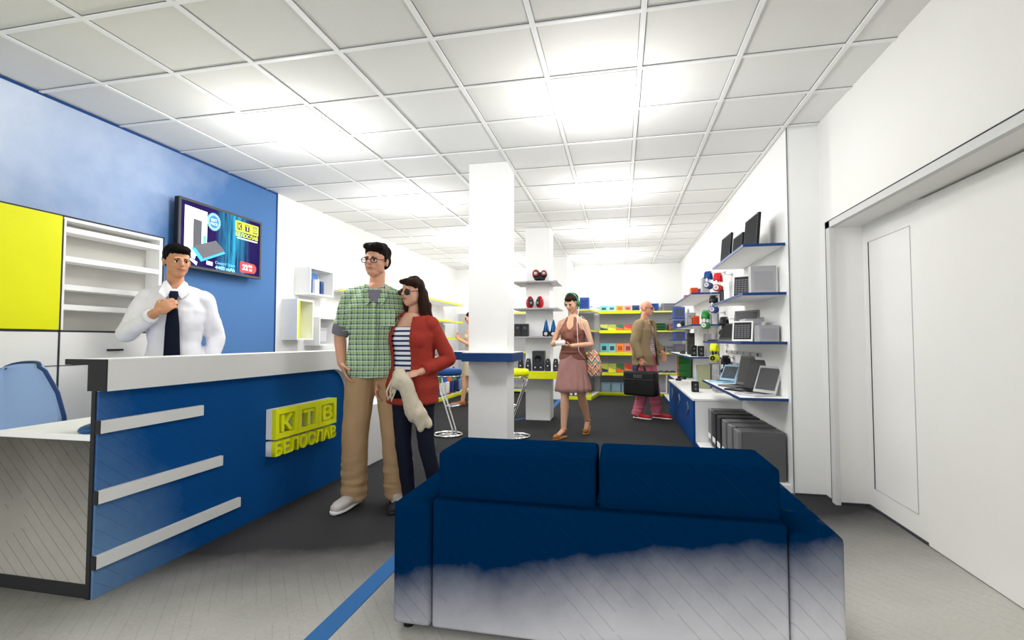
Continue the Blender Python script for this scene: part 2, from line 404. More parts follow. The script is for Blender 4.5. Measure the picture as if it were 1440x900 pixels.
# ------------------------------------------------------------------ television
XT = -3.66; T = thing('television', 'wall-mounted flat television showing a blue smartphone advert', 'television', (XT, 4.0, 2.1), world=True)
y0, y1, z0, z1 = 3.5, 4.5, 1.80, 2.40
m = NB(); box(m, XT-.05, XT-.008, y0, y1, z0, z1, .004); obj('casing', m, M['black'], T)
m = NB(); ringbox(m, XT-.01, XT+.002, y0, y1, z0, z1, .022); obj('bezel', m, M['dkgrey'], T)
m = NB(); box(m, XL+.008, XT-.05, 3.85, 4.15, 2.0, 2.2); obj('wall_bracket', m, M['charcoal'], T)
n = NT('screen_picture', .6, 0, 0); p = n.xyz(n.pos())
yy = n.math('SUBTRACT', p[1], 4.12)
sx = n.n('ShaderNodeMapping'); n.l(n.pos(), sx.inputs[0]); sx.inputs['Scale'].default_value = (1, 9, .8)
streak = n.noise(3, sx.outputs[0], 5)
band = n.math('SUBTRACT', 1, n.math('MULTIPLY', n.math('ABSOLUTE', yy), 4.5), True)
f = n.math('MULTIPLY', band, n.math('MULTIPLY', n.math('SUBTRACT', streak, .3), 2.6), True)
base = n.mix(n.noise(5, n.pos()), lin('#171344'), lin('#3A2C6A'))
c = n.mix(f, base, lin('#3FC8F2'))
n.col((0, 0, 0, 1)); n.l(c, n.b.inputs['Emission Color']); n.b.inputs['Emission Strength'].default_value = .9
m = NB(); box(m, XT-.008, XT-.002, y0+.02, y1-.02, z0+.02, z1-.02); sc = obj('screen', m, n.m, T)
e = lambda h, s=.8: M.setdefault('e'+h, emit('screen_'+h.strip('#').lower(), h, s))
def scr(nm, poly, h, dx=0.):
    m = NB(); prism(m, poly, 'x', XT-.002+dx, XT-.0005+dx); return obj(nm, m, e(h), sc)
scr('product_box', [(3.56, 1.90), (3.56, 2.34), (3.80, 2.33), (3.80, 1.93)], '#E9F0F4')
scr('box_phone', [(3.65, 1.96), (3.65, 2.24), (3.74, 2.235), (3.74, 1.97)], '#4A4A50', .001)
scr('box_badge', [(3.755, 2.03), (3.755, 2.11), (3.79, 2.11), (3.79, 2.03)], '#57C8C4', .001)
scr('box_strip', [(3.565, 1.91), (3.565, 1.93), (3.63, 1.93), (3.63, 1.91)], '#E8DC3A', .001)
star = []
for k in range(48):
    a = 2*pi*k/48; r = .085 if k % 2 else .074; star.append((3.875+r*.95*cos(a), 2.26+r*sin(a)))
scr('seal', star, '#7FC4E8', .001); scr('seal_ring', [(3.875+.055*cos(2*pi*k/24), 2.26+.058*sin(2*pi*k/24)) for k in range(24)], '#2C6FB0', .002)
text_obj('seal_text', 'BEST', .04, .0006, e('#DDF2FA'), sc, RX(XT+.002, 3.875, 2.275), 0, (.07, .025)); text_obj('seal_text', 'PRICE', .04, .0006, e('#DDF2FA'), sc, RX(XT+.002, 3.875, 2.24), 0, (.08, .022))
scr('phone_body', [(3.63, 1.98), (3.74, 1.87), (4.02, 1.99), (3.99, 2.01)], '#3AA0E8', .002)
scr('phone_screen', [(3.66, 2.0), (3.76, 1.90), (4.01, 2.01), (3.90, 2.09)], '#55555A', .003)
for k in range(3): scr('finger', [(3.56+k*.03, 1.97-k*.05), (3.57+k*.03, 1.99-k*.05), (3.66+k*.02, 1.96-k*.05), (3.65+k*.02, 1.93-k*.05)], '#D9E4EE', .002)
scr('card_icon', [(3.80, 1.855), (3.80, 1.89), (3.87, 1.885), (3.87, 1.85)], '#C6CFF4', .001)
text_obj('offer_text', 'Смартфони', .05, .0006, e('#6FB7E8'), sc, RX(XT, 4.02, 1.885), 0, (.24, .034)); text_obj('offer_text', '4400 mAh', .05, .0006, e('#8FD0F4'), sc, RX(XT, 4.02, 1.845), .001, (.24, .034))
scr('price_tag', [(4.21, 1.85), (4.21, 1.94), (4.22, 1.95), (4.40, 1.94), (4.43, 1.915), (4.43, 1.875), (4.40, 1.845), (4.22, 1.84)], '#D93A3A', .001)
text_obj('price_text', '22', .07, .0006, e('#FFFFFF'), sc, RX(XT+.0015, 4.275, 1.895), .002, (.075, .055)); text_obj('price_text', '90', .07, .0006, e('#FFFFFF'), sc, RX(XT+.0015, 4.345, 1.912), .001, (.05, .028)); text_obj('price_text', 'лв', .07, .0006, e('#FFFFFF'), sc, RX(XT+.0015, 4.35, 1.875), .001, (.04, .02))
for i, chh in enumerate('КТВ'):
    yy0 = 4.14+i*.105; scr('logo_square', [(yy0, 2.24), (yy0, 2.34), (yy0+.1, 2.34), (yy0+.1, 2.24)], '#D7E62A', .001)
    scr('logo_inner', [(yy0+.02, 2.255), (yy0+.02, 2.325), (yy0+.08, 2.325), (yy0+.08, 2.255)], '#22224A', .002)
    text_obj('logo_letter', chh, .06, .0006, e('#D7E62A'), sc, RX(XT+.0025, yy0+.05, 2.29), .001, (.04, .05))
text_obj('logo_word', 'БЕЛОСЛАВ', .06, .0006, e('#D7E62A'), sc, RX(XT+.0005, 4.295, 2.21), .001, (.3, .04))
m = NB(); box(m, XT-.002, XT-.0006, 4.16, 4.44, 2.168, 2.18); obj('logo_caption', m, e('#E8EAF0'), sc)

# ------------------------------------------------------------------ display cubes on the left wall
XC = -3.58
def cube(ya, yb, za, zb, label, ins=None):
    t = thing('display_cube', label, 'wall display box', (XL, ya, za), group='white display boxes on the left wall', world=True)
    m = NB(); k = .02
    box(m, XL, XC, ya, yb, za, za+k); box(m, XL, XC, ya, yb, zb-k, zb); box(m, XL, XC, ya, ya+k, za+k, zb-k); box(m, XL, XC, yb-k, yb, za+k, zb-k); obj('shell', m, M['white'], t)
    if ins:
        m = NB(); box(m, XL+.001, XL+.012, ya+k, yb-k, za+k, zb-k); obj('back_panel', m, ins, t)
    return t
cube(5.23, 5.73, 1.71, 2.04, 'white display cube holding blue and white boxes, upper of three')
cube(5.0, 5.31, 1.17, 1.64, 'white display cube with a yellow lining, largest of three')
cube(5.43, 5.79, 1.10, 1.45, 'small white display cube with a dark box, beside the plaid man')
m = NB(); box(m, XL+.02, XC-.002, 5.022, 5.055, 1.192, 1.618); prt = obj('yellow_board', m, M['yellowp']); tag(prt, 'upright yellow board inside the largest white display cube', 'board')
m = NB(); box(m, XL+.002, XL+.02, 5.022, 5.288, 1.192, 1.618); prt = obj('pale_board', m, M['yellowpale']); tag(prt, 'pale yellow backing card inside the largest white display cube', 'board')
def pbox(name, x0, x1, y0, y1, z0, z1, h, label, cat, group=None, face='-x', fh=None, parts=True):
    """a product box: carton + printed front panel"""
    t = thing(name, label, cat, ((x0+x1)/2, (y0+y1)/2, z0), group=group, world=True)
    bxo('carton', x0, x1, y0, y1, z0, z1, C(h), t, .003)
    if fh:
        i = .12; w = (z1-z0); m = NB()
        if face == '-y': box(m, x0+(x1-x0)*i, x1-(x1-x0)*i, y0-.002, y0, z0+w*.15, z1-w*.2)
        elif face == '-x': box(m, x0-.002, x0, y0+(y1-y0)*i, y1-(y1-y0)*i, z0+w*.15, z1-w*.2)
        else: box(m, x1, x1+.002, y0+(y1-y0)*i, y1-(y1-y0)*i, z0+w*.15, z1-w*.2)
        obj('printed_label', m, C(fh), t)
    return t
pbox('product_box', XL+.02, XC-.05, 5.255, 5.46, 1.731, 1.98, '#2F62A8', 'tall blue product box inside the upper white display cube', 'box', face='+x', fh='#3E74BC')
pbox('product_box', XC-.045, XC-.008, 5.34, 5.43, 1.731, 1.90, '#F2F2F2', 'slim white product box in front of blue ones in the display cube', 'box', face='+x', fh='#DDE2EA')
pbox('product_box', XL+.1, XC-.012, 5.465, 5.53, 1.731, 1.89, '#25508F', 'shorter blue product box, right one in the upper display cube', 'box', face='+x', fh='#1B3F78')
pbox('product_box', XL+.03, XC-.02, 5.46, 5.63, 1.121, 1.32, '#B9BAC0', 'grey product box inside the small white display cube', 'box', face='+x', fh='#D8D8DC')
m = NB(); box(m, XL+.02, XC-.01, 5.242, 5.40, 1.1205, 1.1208+.0001); m.free()

# ------------------------------------------------------------------ left wall shelving
def lime_shelf(name, t, x0, x1, y0, y1, z, th=.028, face='+x', e_=.0):
    m = NB(); box(m, x0, x1, y0, y1, z, z+th); s = obj(name, m, M['white'], t)
    m = NB()
    if face == '+x': box(m, x1, x1+.008, y0, y1, z-.004, z+th+.002)
    elif face == '-y': box(m, x0, x1, y0-.008, y0, z-.004, z+th+.002)
    obj('lime_edge', m, M['lime'], s); return s
t = thing('wall_shelving', 'near run of white wall shelves with lime edges, behind the couple', 'shelving', (XL, 5.6, 0), world=True)
for z in (1.41, 1.82): lime_shelf('shelf', t, XL+.001, XL+.2, 5.84, 7.25, z, .02)
t = thing('wall_shelving', 'far run of white wall shelves with lime edges and grey back panels', 'shelving', (XL, 7.3, 0), world=True)
for z in (.82, 1.19, 1.53, 1.90): lime_shelf('shelf', t, XL, XL+.45, 7.4, 10.3, z, .024)
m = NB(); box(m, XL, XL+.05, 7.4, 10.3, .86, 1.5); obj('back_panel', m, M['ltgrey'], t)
t = thing('low_platform', 'low white floor platform with a lime edge along the left wall', 'platform', (XL, 7.0, 0), world=True)
lime_shelf('deck', t, XL+.002, XL+.55, 5.3, 10.66, .05, .05)
m = NB(); box(m, XL+.002, XL+.5, 5.32, 10.6, 0, .05); obj('plinth', m, M['ltgrey'], t)
# coloured bags on the platform
bagc = [('#D8482A', '#7A1E14'), ('#F2F2F4', '#2C4C8C'), ('#2F7A46', '#F0F0F0'), ('#3A56A8', '#F0F0F0'), ('#E0642C', '#2C3A78'), ('#3E8A50', '#1C2C5C'), ('#23375E', '#7C9CC8')]
names = ['red-orange', 'white and blue', 'green and white', 'royal blue and white', 'orange and navy', 'green and navy', 'dark navy']
for k, (a, b) in enumerate(bagc):
    yb = 8.35+k*.27; xb = -3.42
    t = thing('backpack', '%s backpack standing on the low platform beyond the left stool' % names[k], 'backpack', (xb, yb, .10), group='backpacks on the low platform', world=True)
    m = NB(); loft(m, [(.101, xb, yb, .13, .10), (.13, xb, yb, .15, .125), (.35, xb, yb, .15, .12), (.5, xb, yb, .13, .10), (.57, xb, yb, .08, .06)], 20, 3); obj('bag_body', m, C(a, .8), t, True)
    m = NB(); box(m, xb+.13, xb+.175, yb-.09, yb+.09, .14, .36, .02); obj('front_pocket', m, C(b, .8), t, True)
    m = NB(); tube(m, [(xb, yb-.04, .565), (xb, yb-.03, .6), (xb, yb+.03, .6), (xb, yb+.04, .565)], .01, 8); obj('carry_loop', m, M['black'], t, True)
# ------------------------------------------------------------------ back shelving
TZ = [.04, .46, .88, 1.34, 1.75]
t = thing('back_shelving', 'wide white shelving with lime edges across the back wall', 'shelving', (.4, YB, 0), world=True)
m = NB(); box(m, -.44, XR-.002, YB-.06, YB-.002, .08, TZ[-1]+.03); obj('back_panel', m, M['ltgrey'], t)  # light grey stands in for the shade between the shelves
for k, z in enumerate(TZ): lime_shelf('shelf', t, -.45, XR-.004, 10.78, YB-.06, z, .024, '-y')
m = NB(); box(m, -.45, XR-.004, 10.8, YB-.06, 0, .036); obj('plinth', m, M['lime'], t)
m = NB(); box(m, XR-.35, XR-.335, 10.79, YB-.06, .066, .456); obj('divider', m, M['white'], t)
m = NB()
for z in TZ[1:]:
    pass
m.free()
for k, z in enumerate(TZ[1:]):
    tt = lime_shelf('display_ledge', t, -.42, .42, 10.62, 10.775, z+.002, .022, '-y'); 
    m = NB(); box(m, -.42, .42, 10.604, 10.611, z-.03, z+.03); obj('ledge_lip', m, M['lime'], tt)
t = thing('back_shelving', 'white shelving with lime edges left of the column gap on the back wall', 'shelving', (-2.5, YB, 0), world=True)
m = NB(); box(m, -3.7, -1.43, YB-.05, YB-.002, .08, TZ[-1]+.03); obj('back_panel', m, M['ltgrey'], t)  # shelf shade painted in as the grey of this panel
for z in TZ: lime_shelf('shelf', t, -3.2, -1.43, 10.78, YB-.05, z, .028, '-y')
t = thing('corner_shelving', 'white shelving block with lime edges beside the farthest column', 'shelving', (-.75, 9.9, 0), world=True)
m = NB(); box(m, -.96, -.56, YB-.05, YB-.002, .08, TZ[-1]+.03); obj('back_panel', m, M['ltgrey'], t)  # shade behind the corner shelves put into the grey colour
for z in TZ:
    m = NB(); prism(m, [(-.998, 9.85), (-.56, 9.85), (-.452, 10.72), (-.452, YB-.06), (-.998, YB-.06)], 'z', z, z+.024); s = obj('shelf', m, M['white'], t)
    m = NB(); prism(m, [(-.998, 9.842), (-.555, 9.842), (-.444, 10.72), (-.452, 10.72), (-.56, 9.85), (-.998, 9.85)], 'z', z-.004, z+.026); obj('lime_edge', m, M['lime'], s)
m = NB(); prism(m, [(-.998, 9.845), (-.56, 9.845), (-.452, 10.72), (-.452, YB-.06), (-.998, YB-.06)], 'z', 0, .036); obj('plinth', m, M['lime'], t)
# software boxes on the display ledges
colA = [('#63B9BC', '#123A44', 'teal'), ('#7CC4C8', '#1C4C54', 'pale teal'), ('#F08A22', '#C8500E', 'orange'), ('#D98A78', '#8E3A2E', 'salmon'), ('#22406E', '#0C1A3A', 'navy')]
colB = [('#B9BE4A', '#1C2C4C', 'olive-yellow'), ('#A3AC3A', '#E2DC2A', 'olive-green'), ('#1E6B2A', '#E05A1E', 'green'), ('#B8332A', '#D8781E', 'red'), ('#1F3F70', '#0E1E40', 'navy')]
tiern = {1: 'lowest', 2: 'second', 3: 'third', 4: 'top'}
for k in (1, 2, 3, 4):
    cs = colA if k in (4, 2) else colB; h = {1: .19, 2: .19, 3: .13, 4: .12}[k]
    for i, (a, b, nm) in enumerate(cs):
        x = -.41+i*.164; lean = radians(14 if h > .15 else 26); z = TZ[k]+.026
        t = thing('software_box', '%s software box on the %s display ledge of the back shelving' % (nm, tiern[k]), 'boxed software', (x+.08, 10.66, z), group='software boxes on the back display ledges')
        Rm = Euler((-lean, 0, 0)).to_matrix()
        m = NB(); box(m, -.078, .078, 0, .03, .0, h/cos(lean), .002, Rm, (0, 0, 0)); obj('carton', m, C(a), t)
        m = NB()
        if cs is colA: box(m, -.045, .045, -.003, 0, h*.25, h*.72, 0, Rm, (0, 0, 0))
        else:
            vs = [(-.074, .01), (.074, .01), (.074, h*.3), (-.02, h*.45), (-.074, h*.62)]
            prism(m, vs, 'y', -.003, 0)
            for v in m.verts: v.co = Rm @ v.co
        obj('cover_art', m, C(b), t)
# cartons on the right half of the back shelves
def stack(n, x0, x1, y0, y1, z, h, hcol, fcol, lab, grp, face='-y', name='product_box'):
    for k in range(n):
        pos = ['bottom', 'second', 'third', 'fourth', 'fifth'][k] if k < n-1 else 'topmost'
        pbox(name, x0, x1, y0, y1, z+k*(h+.003)+.001, z+k*(h+.003)+h, hcol, '%s, %s of its stack' % (lab, pos), 'box', grp, face, fcol)
zt = lambda k: TZ[k]+.024
stack(3, .46, .80, 10.85, 11.1, zt(4), .052, '#2E57A4', '#16307A', 'flat blue box on the top back shelf', 'blue boxes on the top back shelf')
stack(3, .86, 1.24, 10.85, 11.1, zt(4), .052, '#8C8C90', '#6E6E74', 'flat grey box on the top back shelf', 'grey boxes on the top back shelf')
stack(3, .72, .94, 10.85, 11.1, zt(3), .05, '#2A6E36', '#123C1C', 'flat green box on the third back shelf', 'green boxes on the third back shelf')
stack(2, 1.0, 1.18, 10.85, 11.1, zt(3), .075, '#A87468', '#8A5448', 'dusty pink box on the third back shelf', 'pink boxes on the third back shelf')
stack(3, .70, .88, 10.85, 11.1, zt(2), .045, '#1C1C1E', '#3A3A3E', 'flat black box on the second back shelf', 'black boxes on the second back shelf')
stack(2, .92, 1.16, 10.85, 11.1, zt(2), .07, '#8A8A8E', '#6A6A70', 'grey box on the second back shelf', 'grey boxes on the second back shelf')
for k in range(4):
    x = .72+k*.115
    t = thing('game_controller', 'small dark game controller on the lowest open back shelf, right half', 'game controller', (x, 10.9, zt(1)), group='game controllers on the back shelf')
    t['label'] = '%s of four small dark game controllers on the lower back shelf' % ['leftmost', 'second from left', 'third from left', 'rightmost'][k]
    m = NB(); cap(m, (-.03, 0, .025), (.03, 0, .025), .018, n=10); cap(m, (-.035, 0, .025), (-.045, -.03, .015), .014, n=10); cap(m, (.035, 0, .025), (.045, -.03, .015), .014, n=10); obj('grip_body', m, M['dkgrey'], t, True)
for k in range(4):
    pbox('storage_box', -.40+k*.21, -.20+k*.21, 10.82, 11.1, zt(0)+.001, zt(0)+.21, '#8FB3CC', '%s of four pale blue boxes on the bottom back shelf' % ['leftmost', 'second', 'third', 'rightmost'][k], 'box', 'pale blue boxes on the bottom back shelf', '-y', '#A9C6DA')
for k in range(2): pbox('storage_box', .98+k*.14, 1.10+k*.14, 10.85, 11.1, zt(0)+.001, zt(0)+.2-.05*k, '#F0F0F0', '%s white box on the bottom back shelf near the blue cabinet' % ['taller', 'shorter'][k], 'box', None, '-y', '#D2D4D8')
# corner block goods
pbox('product_box', -.995, -.93, 9.9, 10.1, zt(4)+.001, zt(4)+.30, '#1E6B36', 'tall narrow green box on top of the corner shelving', 'box', None, '-y', '#2E7E46')
pbox('product_box', -.92, -.79, 9.9, 10.1, zt(4)+.001, zt(4)+.15, '#1E6B36', 'low green box on top of the corner shelving', 'box', None, '-y', '#2E7E46')
pbox('product_box', -.78, -.60, 9.95, 10.3, zt(4)+.001, zt(4)+.24, '#2C4FA0', 'large blue box behind the walking woman on top of the corner shelving', 'box', None, '-y', '#1E3A86')
for k, (a, b) in enumerate((('#2A50A0', 'blue'), ('#1F7A34', 'green'), ('#C82020', 'red'))):
    pbox('small_carton', -.545+k*.055+.0, -.50+k*.055, 10.75+k*.03, 10.82+k*.03, zt(4)+.001, zt(4)+.09, a, 'small %s carton where the corner shelving meets the back shelves' % b, 'box', 'small cartons at the shelf corner', '-y', '#E8E8E8') if k else \
    pbox('small_carton', -.60, -.555, 10.4, 10.47, zt(4)+.001, zt(4)+.09, a, 'small %s carton where the corner shelving meets the back shelves' % b, 'box', 'small cartons at the shelf corner', '-y', '#E8E8E8')
t = thing('printer', 'flat black printer on the third shelf of the corner shelving', 'printer', (-.85, 10.0, zt(3)+.001), world=True)
m = NB(); box(m, -.98, -.72, 9.92, 10.2, zt(3)+.002, zt(3)+.12, .01); obj('casing', m, M['black'], t); m = NB(); box(m, -.95, -.75, 9.88, 9.92, zt(3)+.02, zt(3)+.035); obj('paper_tray', m, M['dkgrey'], t)
t = thing('printer', 'black and white printer on the second shelf of the corner shelving', 'printer', (-.85, 10.0, zt(2)+.001), world=True)
m = NB(); box(m, -.98, -.72, 9.92, 10.2, zt(2)+.002, zt(2)+.14, .01); box(m, -.96, -.74, 9.95, 10.2, zt(2)+.14, zt(2)+.19, .01); obj('casing', m, M['ltgrey'], t); m = NB(); box(m, -.95, -.75, 9.90, 9.92, zt(2)+.02, zt(2)+.06); box(m, -.95, -.75, 9.90, 9.92, zt(2)+.085, zt(2)+.12); obj('paper_tray', m, M['black'], t)
for k in range(2):
    x = -.99+k*.09
    t = thing('binder', '%s of two dark ring binders with white spine labels under the shelving' % ['left', 'right'][k], 'binder', (x, 9.9, zt(0)), world=True, group='ring binders by the farthest column')
    m = NB(); box(m, x, x+.075, 9.9, 10.15, zt(0)+.001, zt(0)+.31, .003); obj('cover', m, M['dkgrey'], t)
    m = NB(); box(m, x+.012, x+.063, 9.897, 9.9, zt(0)+.02, zt(0)+.21); obj('spine_label', m, M['white'], t)
pbox('product_box', -.64, -.565, 9.9, 10.05, zt(0)+.001, zt(0)+.22, '#D2D83A', 'upright yellow-green box at the corner of the bottom shelf', 'box', None, '-y', '#B0C028')

# ------------------------------------------------------------------ right wall shelving
def blue_shelf(y0, y1, xa, z, lab, th=.018):
    t = thing('wall_shelf', lab, 'shelf', (XR, y0, z), group='white wall shelves with blue edges', world=True)
    m = NB(); box(m, xa, XR-.002, y0, y1, z-th, z); obj('board', m, M['white'], t)
    m = NB(); box(m, xa-.007, xa, y0-.007, y1, z-th-.002, z+.002); box(m, xa, XR-.002, y0-.007, y0, z-th-.002, z+.002); obj('blue_edge', m, M['navy'], t)
    return t
YA = 4.27; SA = {'A1': 1.935, 'A2': 1.545, 'A3': 1.155, 'A4': .71}
blue_shelf(YA, 5.62, .975, SA['A1'], 'highest near wall shelf, holding three black tablets')
blue_shelf(YA, 5.62, .965, SA['A2'], 'second near wall shelf, below the black tablets')
blue_shelf(YA, 6.1, .945, SA['A3'], 'third near wall shelf at eye level')
blue_shelf(YA, 6.1, .93, SA['A4'], 'lowest near wall shelf, holding four open laptops')
SBz = {'B1': 1.79, 'B2': 1.375, 'B3': .945, 'B4': .48}
blue_shelf(6.9, 9.3, .93, SBz['B1'], 'highest far wall shelf with orange and purple boxes')
blue_shelf(6.9, 9.3, .93, SBz['B2'], 'middle far wall shelf with an orange box and helmet')
blue_shelf(6.9, 9.7, .90, SBz['B3'], 'lower far wall shelf with two small black speakers')
blue_shelf(8.62, 10.2, .93, SBz['B4'], 'lowest far wall shelf just beyond the blue cabinet')
# floor plinth
t = thing('floor_plinth', 'low white plinth with blue edge under the tower computers', 'plinth', (1.0, 4.3, 0), world=True)
m = NB(); box(m, .80, XR-.002, 4.22, 5.79, 0, .055); obj('deck', m, M['white'], t); m = NB(); box(m, .79, .80, 4.22, 5.79, 0, .058); obj('blue_edge', m, M['navy'], t)
t = thing('floor_plinth', 'low white plinth with blue edge between cabinet and back shelves', 'plinth', (1.0, 9, 0), world=True)
m = NB(); box(m, .86, XR-.002, 8.56, 10.7, 0, .055); obj('deck', m, M['white'], t); m = NB(); box(m, .85, .86, 8.56, 10.7, 0, .058); obj('blue_edge', m, M['navy'], t)
# cabinet
t = thing('low_cabinet', 'low cabinet with white top and three blue doors on right side', 'cabinet', (1.0, 7, 0), world=True)
m = NB(); box(m, .80, XR-.002, 5.8, 8.54, 0, .50, .003); obj('carcass', m, M['white'], t)
m = NB(); box(m, .772, XR-.002, 5.79, 8.55, .502, .525, .002); obj('top', m, M['white'], t)
for k in range(3):
    a = 5.80+k*.915; m = NB(); box(m, .778, .799, a, a+.91, .012, .50, .002); dd = obj('door', m, M['cabblue'], t)
    m = NB(); yy_ = [6.2, 7.05, 7.95][k]
    prism(m, [(yy_-.03, .36)] + [(yy_+.07, .44), (yy_+.10, .42), (yy_+.03, .36), (yy_+.10, .30), (yy_+.07, .28)], 'x', .770, .778); obj('handle', m, M['steel'], dd)
# tower computers
for k in range(6):
    y = 4.30+k*.245; dark = k in (3, 4); hh = '#1B1B1E' if dark else ('#4A4A4D' if k == 5 else '#5E5E61')
    t = thing('tower_computer', '', 'computer', (.92, y, .055), group='tower computers on the low plinth', world=True)
    t['label'] = ['nearest grey tower computer, facing the camera in full', 'second grey tower computer from the front', 'third tower computer from the front, last light grey one', 'black tower computer right behind the light grey ones', 'second black tower computer toward the cabinet', 'farthest dark grey tower computer, beside the cabinet end'][k]
    m = NB(); box(m, .945, 1.262, y, y+.175, .058, .44, .004); obj('case', m, C(hh), t)
    m = NB(); box(m, .915, .945, y+.003, y+.172, .085, .437, .008); obj('front_bezel', m, C('#77777A' if not dark else '#242428'), t)
    m = NB(); box(m, .912, .917, y+.02, y+.155, .14, .19); obj('badge_stripe', m, M['white'], t)
    m = NB(); box(m, .96, .99, y+.02, y+.15, .055, .059); box(m, 1.2, 1.23, y+.02, y+.15, .055, .059); obj('foot', m, M['black'], t)
# tablets (black slabs) on top shelf
def tablet(x, y, w, h, lab):
    t = thing('flat_monitor', lab, 'monitor', (x, y, SA['A1']), radians(-88), group='black flat screens on the highest near shelf')
    Rm = Euler((radians(-5), 0, 0)).to_matrix()
    m = NB(); box(m, -w/2, w/2, -.012, .012, .004, h, .003, Rm, (0, 0, 0)); obj('casing', m, M['black'], t)
    m = NB(); box(m, -w/2+.012, w/2-.012, -.0135, -.0115, .02, h-.014, 0, Rm, (0, 0, 0)); obj('screen', m, mat('matte_screen', '#242629', .8, spec=.1), t)
    m = NB(); box(m, -.04, .04, 0, .1, 0, .006); cap(m, (0, .09, .006), (0, .02, h*.5), .005, n=8); obj('rear_stand', m, M['black'], t)
tablet(1.10, 4.58, .38, .29, 'nearest and tallest black flat screen on the highest near shelf')
tablet(1.08, 4.98, .32, .215, 'middle and lowest black flat screen on the highest near shelf')
tablet(1.05, 5.37, .38, .29, 'farthest black flat screen on the highest near shelf')
# laptops
def laptop(x, y, z, w, d_, h, rot, body, scrn, lab, lean=14, grp='open laptops on the near wall shelves'):
    """base lies flat, lid hinged at local +y"""
    t = thing('laptop', lab, 'laptop', (x, y, z+.001), radians(rot), group=grp)
    m = NB(); box(m, -w/2, w/2, -d_/2, d_/2, 0, .016, .004); bs = obj('base', m, C(body, .4), t)
    m = NB()
    for r in range(4):
        for c_ in range(10): box(m, -w*.42+c_*w*.085, -w*.42+c_*w*.085+w*.07, d_*.05+r*d_*.1-.0, d_*.05+r*d_*.1+d_*.075, .016, .0185)
    obj('keyboard', m, M['black'], bs); m = NB(); box(m, -w*.14, w*.14, -d_*.4, -d_*.1, .016, .0168); obj('touchpad', m, M['grey'], bs)
    Rm = Euler((radians(-lean), 0, 0)).to_matrix(); at = (0, d_/2, .012)
    m = NB(); box(m, -w/2, w/2, d_/2-.008, d_/2+.002, .014, h, .003, Rm, at); ld = obj('lid', m, C(body, .4), t)
    m = NB(); box(m, -w/2+w*.07, w/2-w*.07, d_/2-.010, d_/2-.0075, .04, h-.02, 0, Rm, at); obj('screen', m, C(scrn, .25), ld)
    m = NB(); cyl(m, (-w*.4, d_/2, .014), (w*.4, d_/2, .014), .007, n=10); obj('hinge', m, M['dkgrey'], t, True)
    return t
def lap(px, *a, **k): return laptop(px, *a, **k)
z = SA['A4']
lap(1.09, 4.50, z, .25, .20, .25, -62, '#C6C7CA', '#3E3F42', 'silver open laptop, nearest on the lowest near shelf', lean=20)
lap(1.09, 4.86, z, .27, .21, .29, -62, '#161618', '#2A2B2E', 'black open laptop, second on the lowest near shelf', lean=20)
lap(1.10, 5.24, z, .26, .21, .31, -64, '#6A6B6E', '#4A4B4E', 'grey open laptop, third on the lowest near shelf', lean=14)
lap(1.07, 5.78, z, .22, .16, .20, -58, '#9CC8E4', '#38424C', 'small light blue open laptop, farthest on the lowest near shelf', lean=26)
z = SA['A3']
lap(1.08, 5.05, z, .27, .21, .30, -50, '#77787B', '#4C4D50', 'tall grey open laptop on the eye-level near shelf', lean=10)
lap(1.08, 5.75, z, .24, .18, .21, -50, '#2B2C30', '#1E1F22', 'small dark open laptop, farthest on the eye-level near shelf', lean=24)
def keyboard_panel(x, y, z, w, h, lab):
    t = thing('upright_keyboard', lab, 'keyboard', (x, y, z+.001), radians(-30), group='upright framed keyboards on the near shelves')
    Rm = Euler((radians(-10), 0, 0)).to_matrix()
    m = NB(); box(m, -w/2, w/2, -.008, .008, .003, h, .003, Rm, (0, 0, 0)); obj('frame', m, M['white'], t)
    m = NB(); box(m, -w/2+.014, w/2-.014, -.010, -.008, .018, h-.014, 0, Rm, (0, 0, 0)); pn = obj('panel', m, M['charcoal'], t)
    m = NB()
    for r in range(7):
        for c_ in range(5): box(m, -w*.37+c_*w*.15, -w*.37+c_*w*.15+w*.12, -.013, -.0105, .03+r*(h-.06)/7, .03+r*(h-.06)/7+(h-.06)/10, 0, Rm, (0, 0, 0))
    obj('keys', m, C('#6E6E72'), pn)
    m = NB(); box(m, -.05, .05, .0, .08, 0, .005); obj('rear_stand', m, M['dkgrey'], t)
keyboard_panel(1.06, 4.72, SA['A2'], .17, .20, 'white-framed upright keyboard on the second near shelf')
keyboard_panel(1.03, 4.62, SA['A3'], .17, .18, 'white-framed upright keyboard on the eye-level near shelf')
pbox('product_box', 1.06, 1.255, 4.42, 4.5, SA['A2']+.001, SA['A2']+.235, '#A5A5A7', 'large grey box on the second near shelf, beside the framed keyboard', 'box', None, '-y', '#9A9A9D')
pbox('product_box', 1.11, 1.262, 4.40, 4.55, SA['A3']+.001, SA['A3']+.135, '#9C9CA0', 'wide grey box at the near end of the eye-level shelf', 'box', None, '-y', '#909094')
pbox('product_box', 1.07, 1.2, 4.68, 4.9, SA['A3']+.001, SA['A3']+.2, '#B4B4B8', 'tall pale grey box behind the eye-level keyboard', 'box', None, '-y', '#A8A8AC')
m = NB(); box(m, .99, 1.11, 5.36, 5.37, SA['A2']+.001, SA['A2']+.13); o = thing('tablet_computer', 'small dark tablet at the far end of the second near shelf', 'tablet', (1.04, 5.36, SA['A2']+.001), world=True); obj('casing', m, M['charcoal'], o)
m = NB(); box(m, 1.0, 1.1, 5.358, 5.36, SA['A2']+.012, SA['A2']+.12); obj('screen', m, M['dkgrey'], o)
pbox('product_box', 1.0, 1.10, 4.98, 5.2, SA['A2']+.001, SA['A2']+.17, '#F0F0F0', 'white box between keyboard and tablet on the second near shelf', 'box', None, '-y', '#D6D6DA')
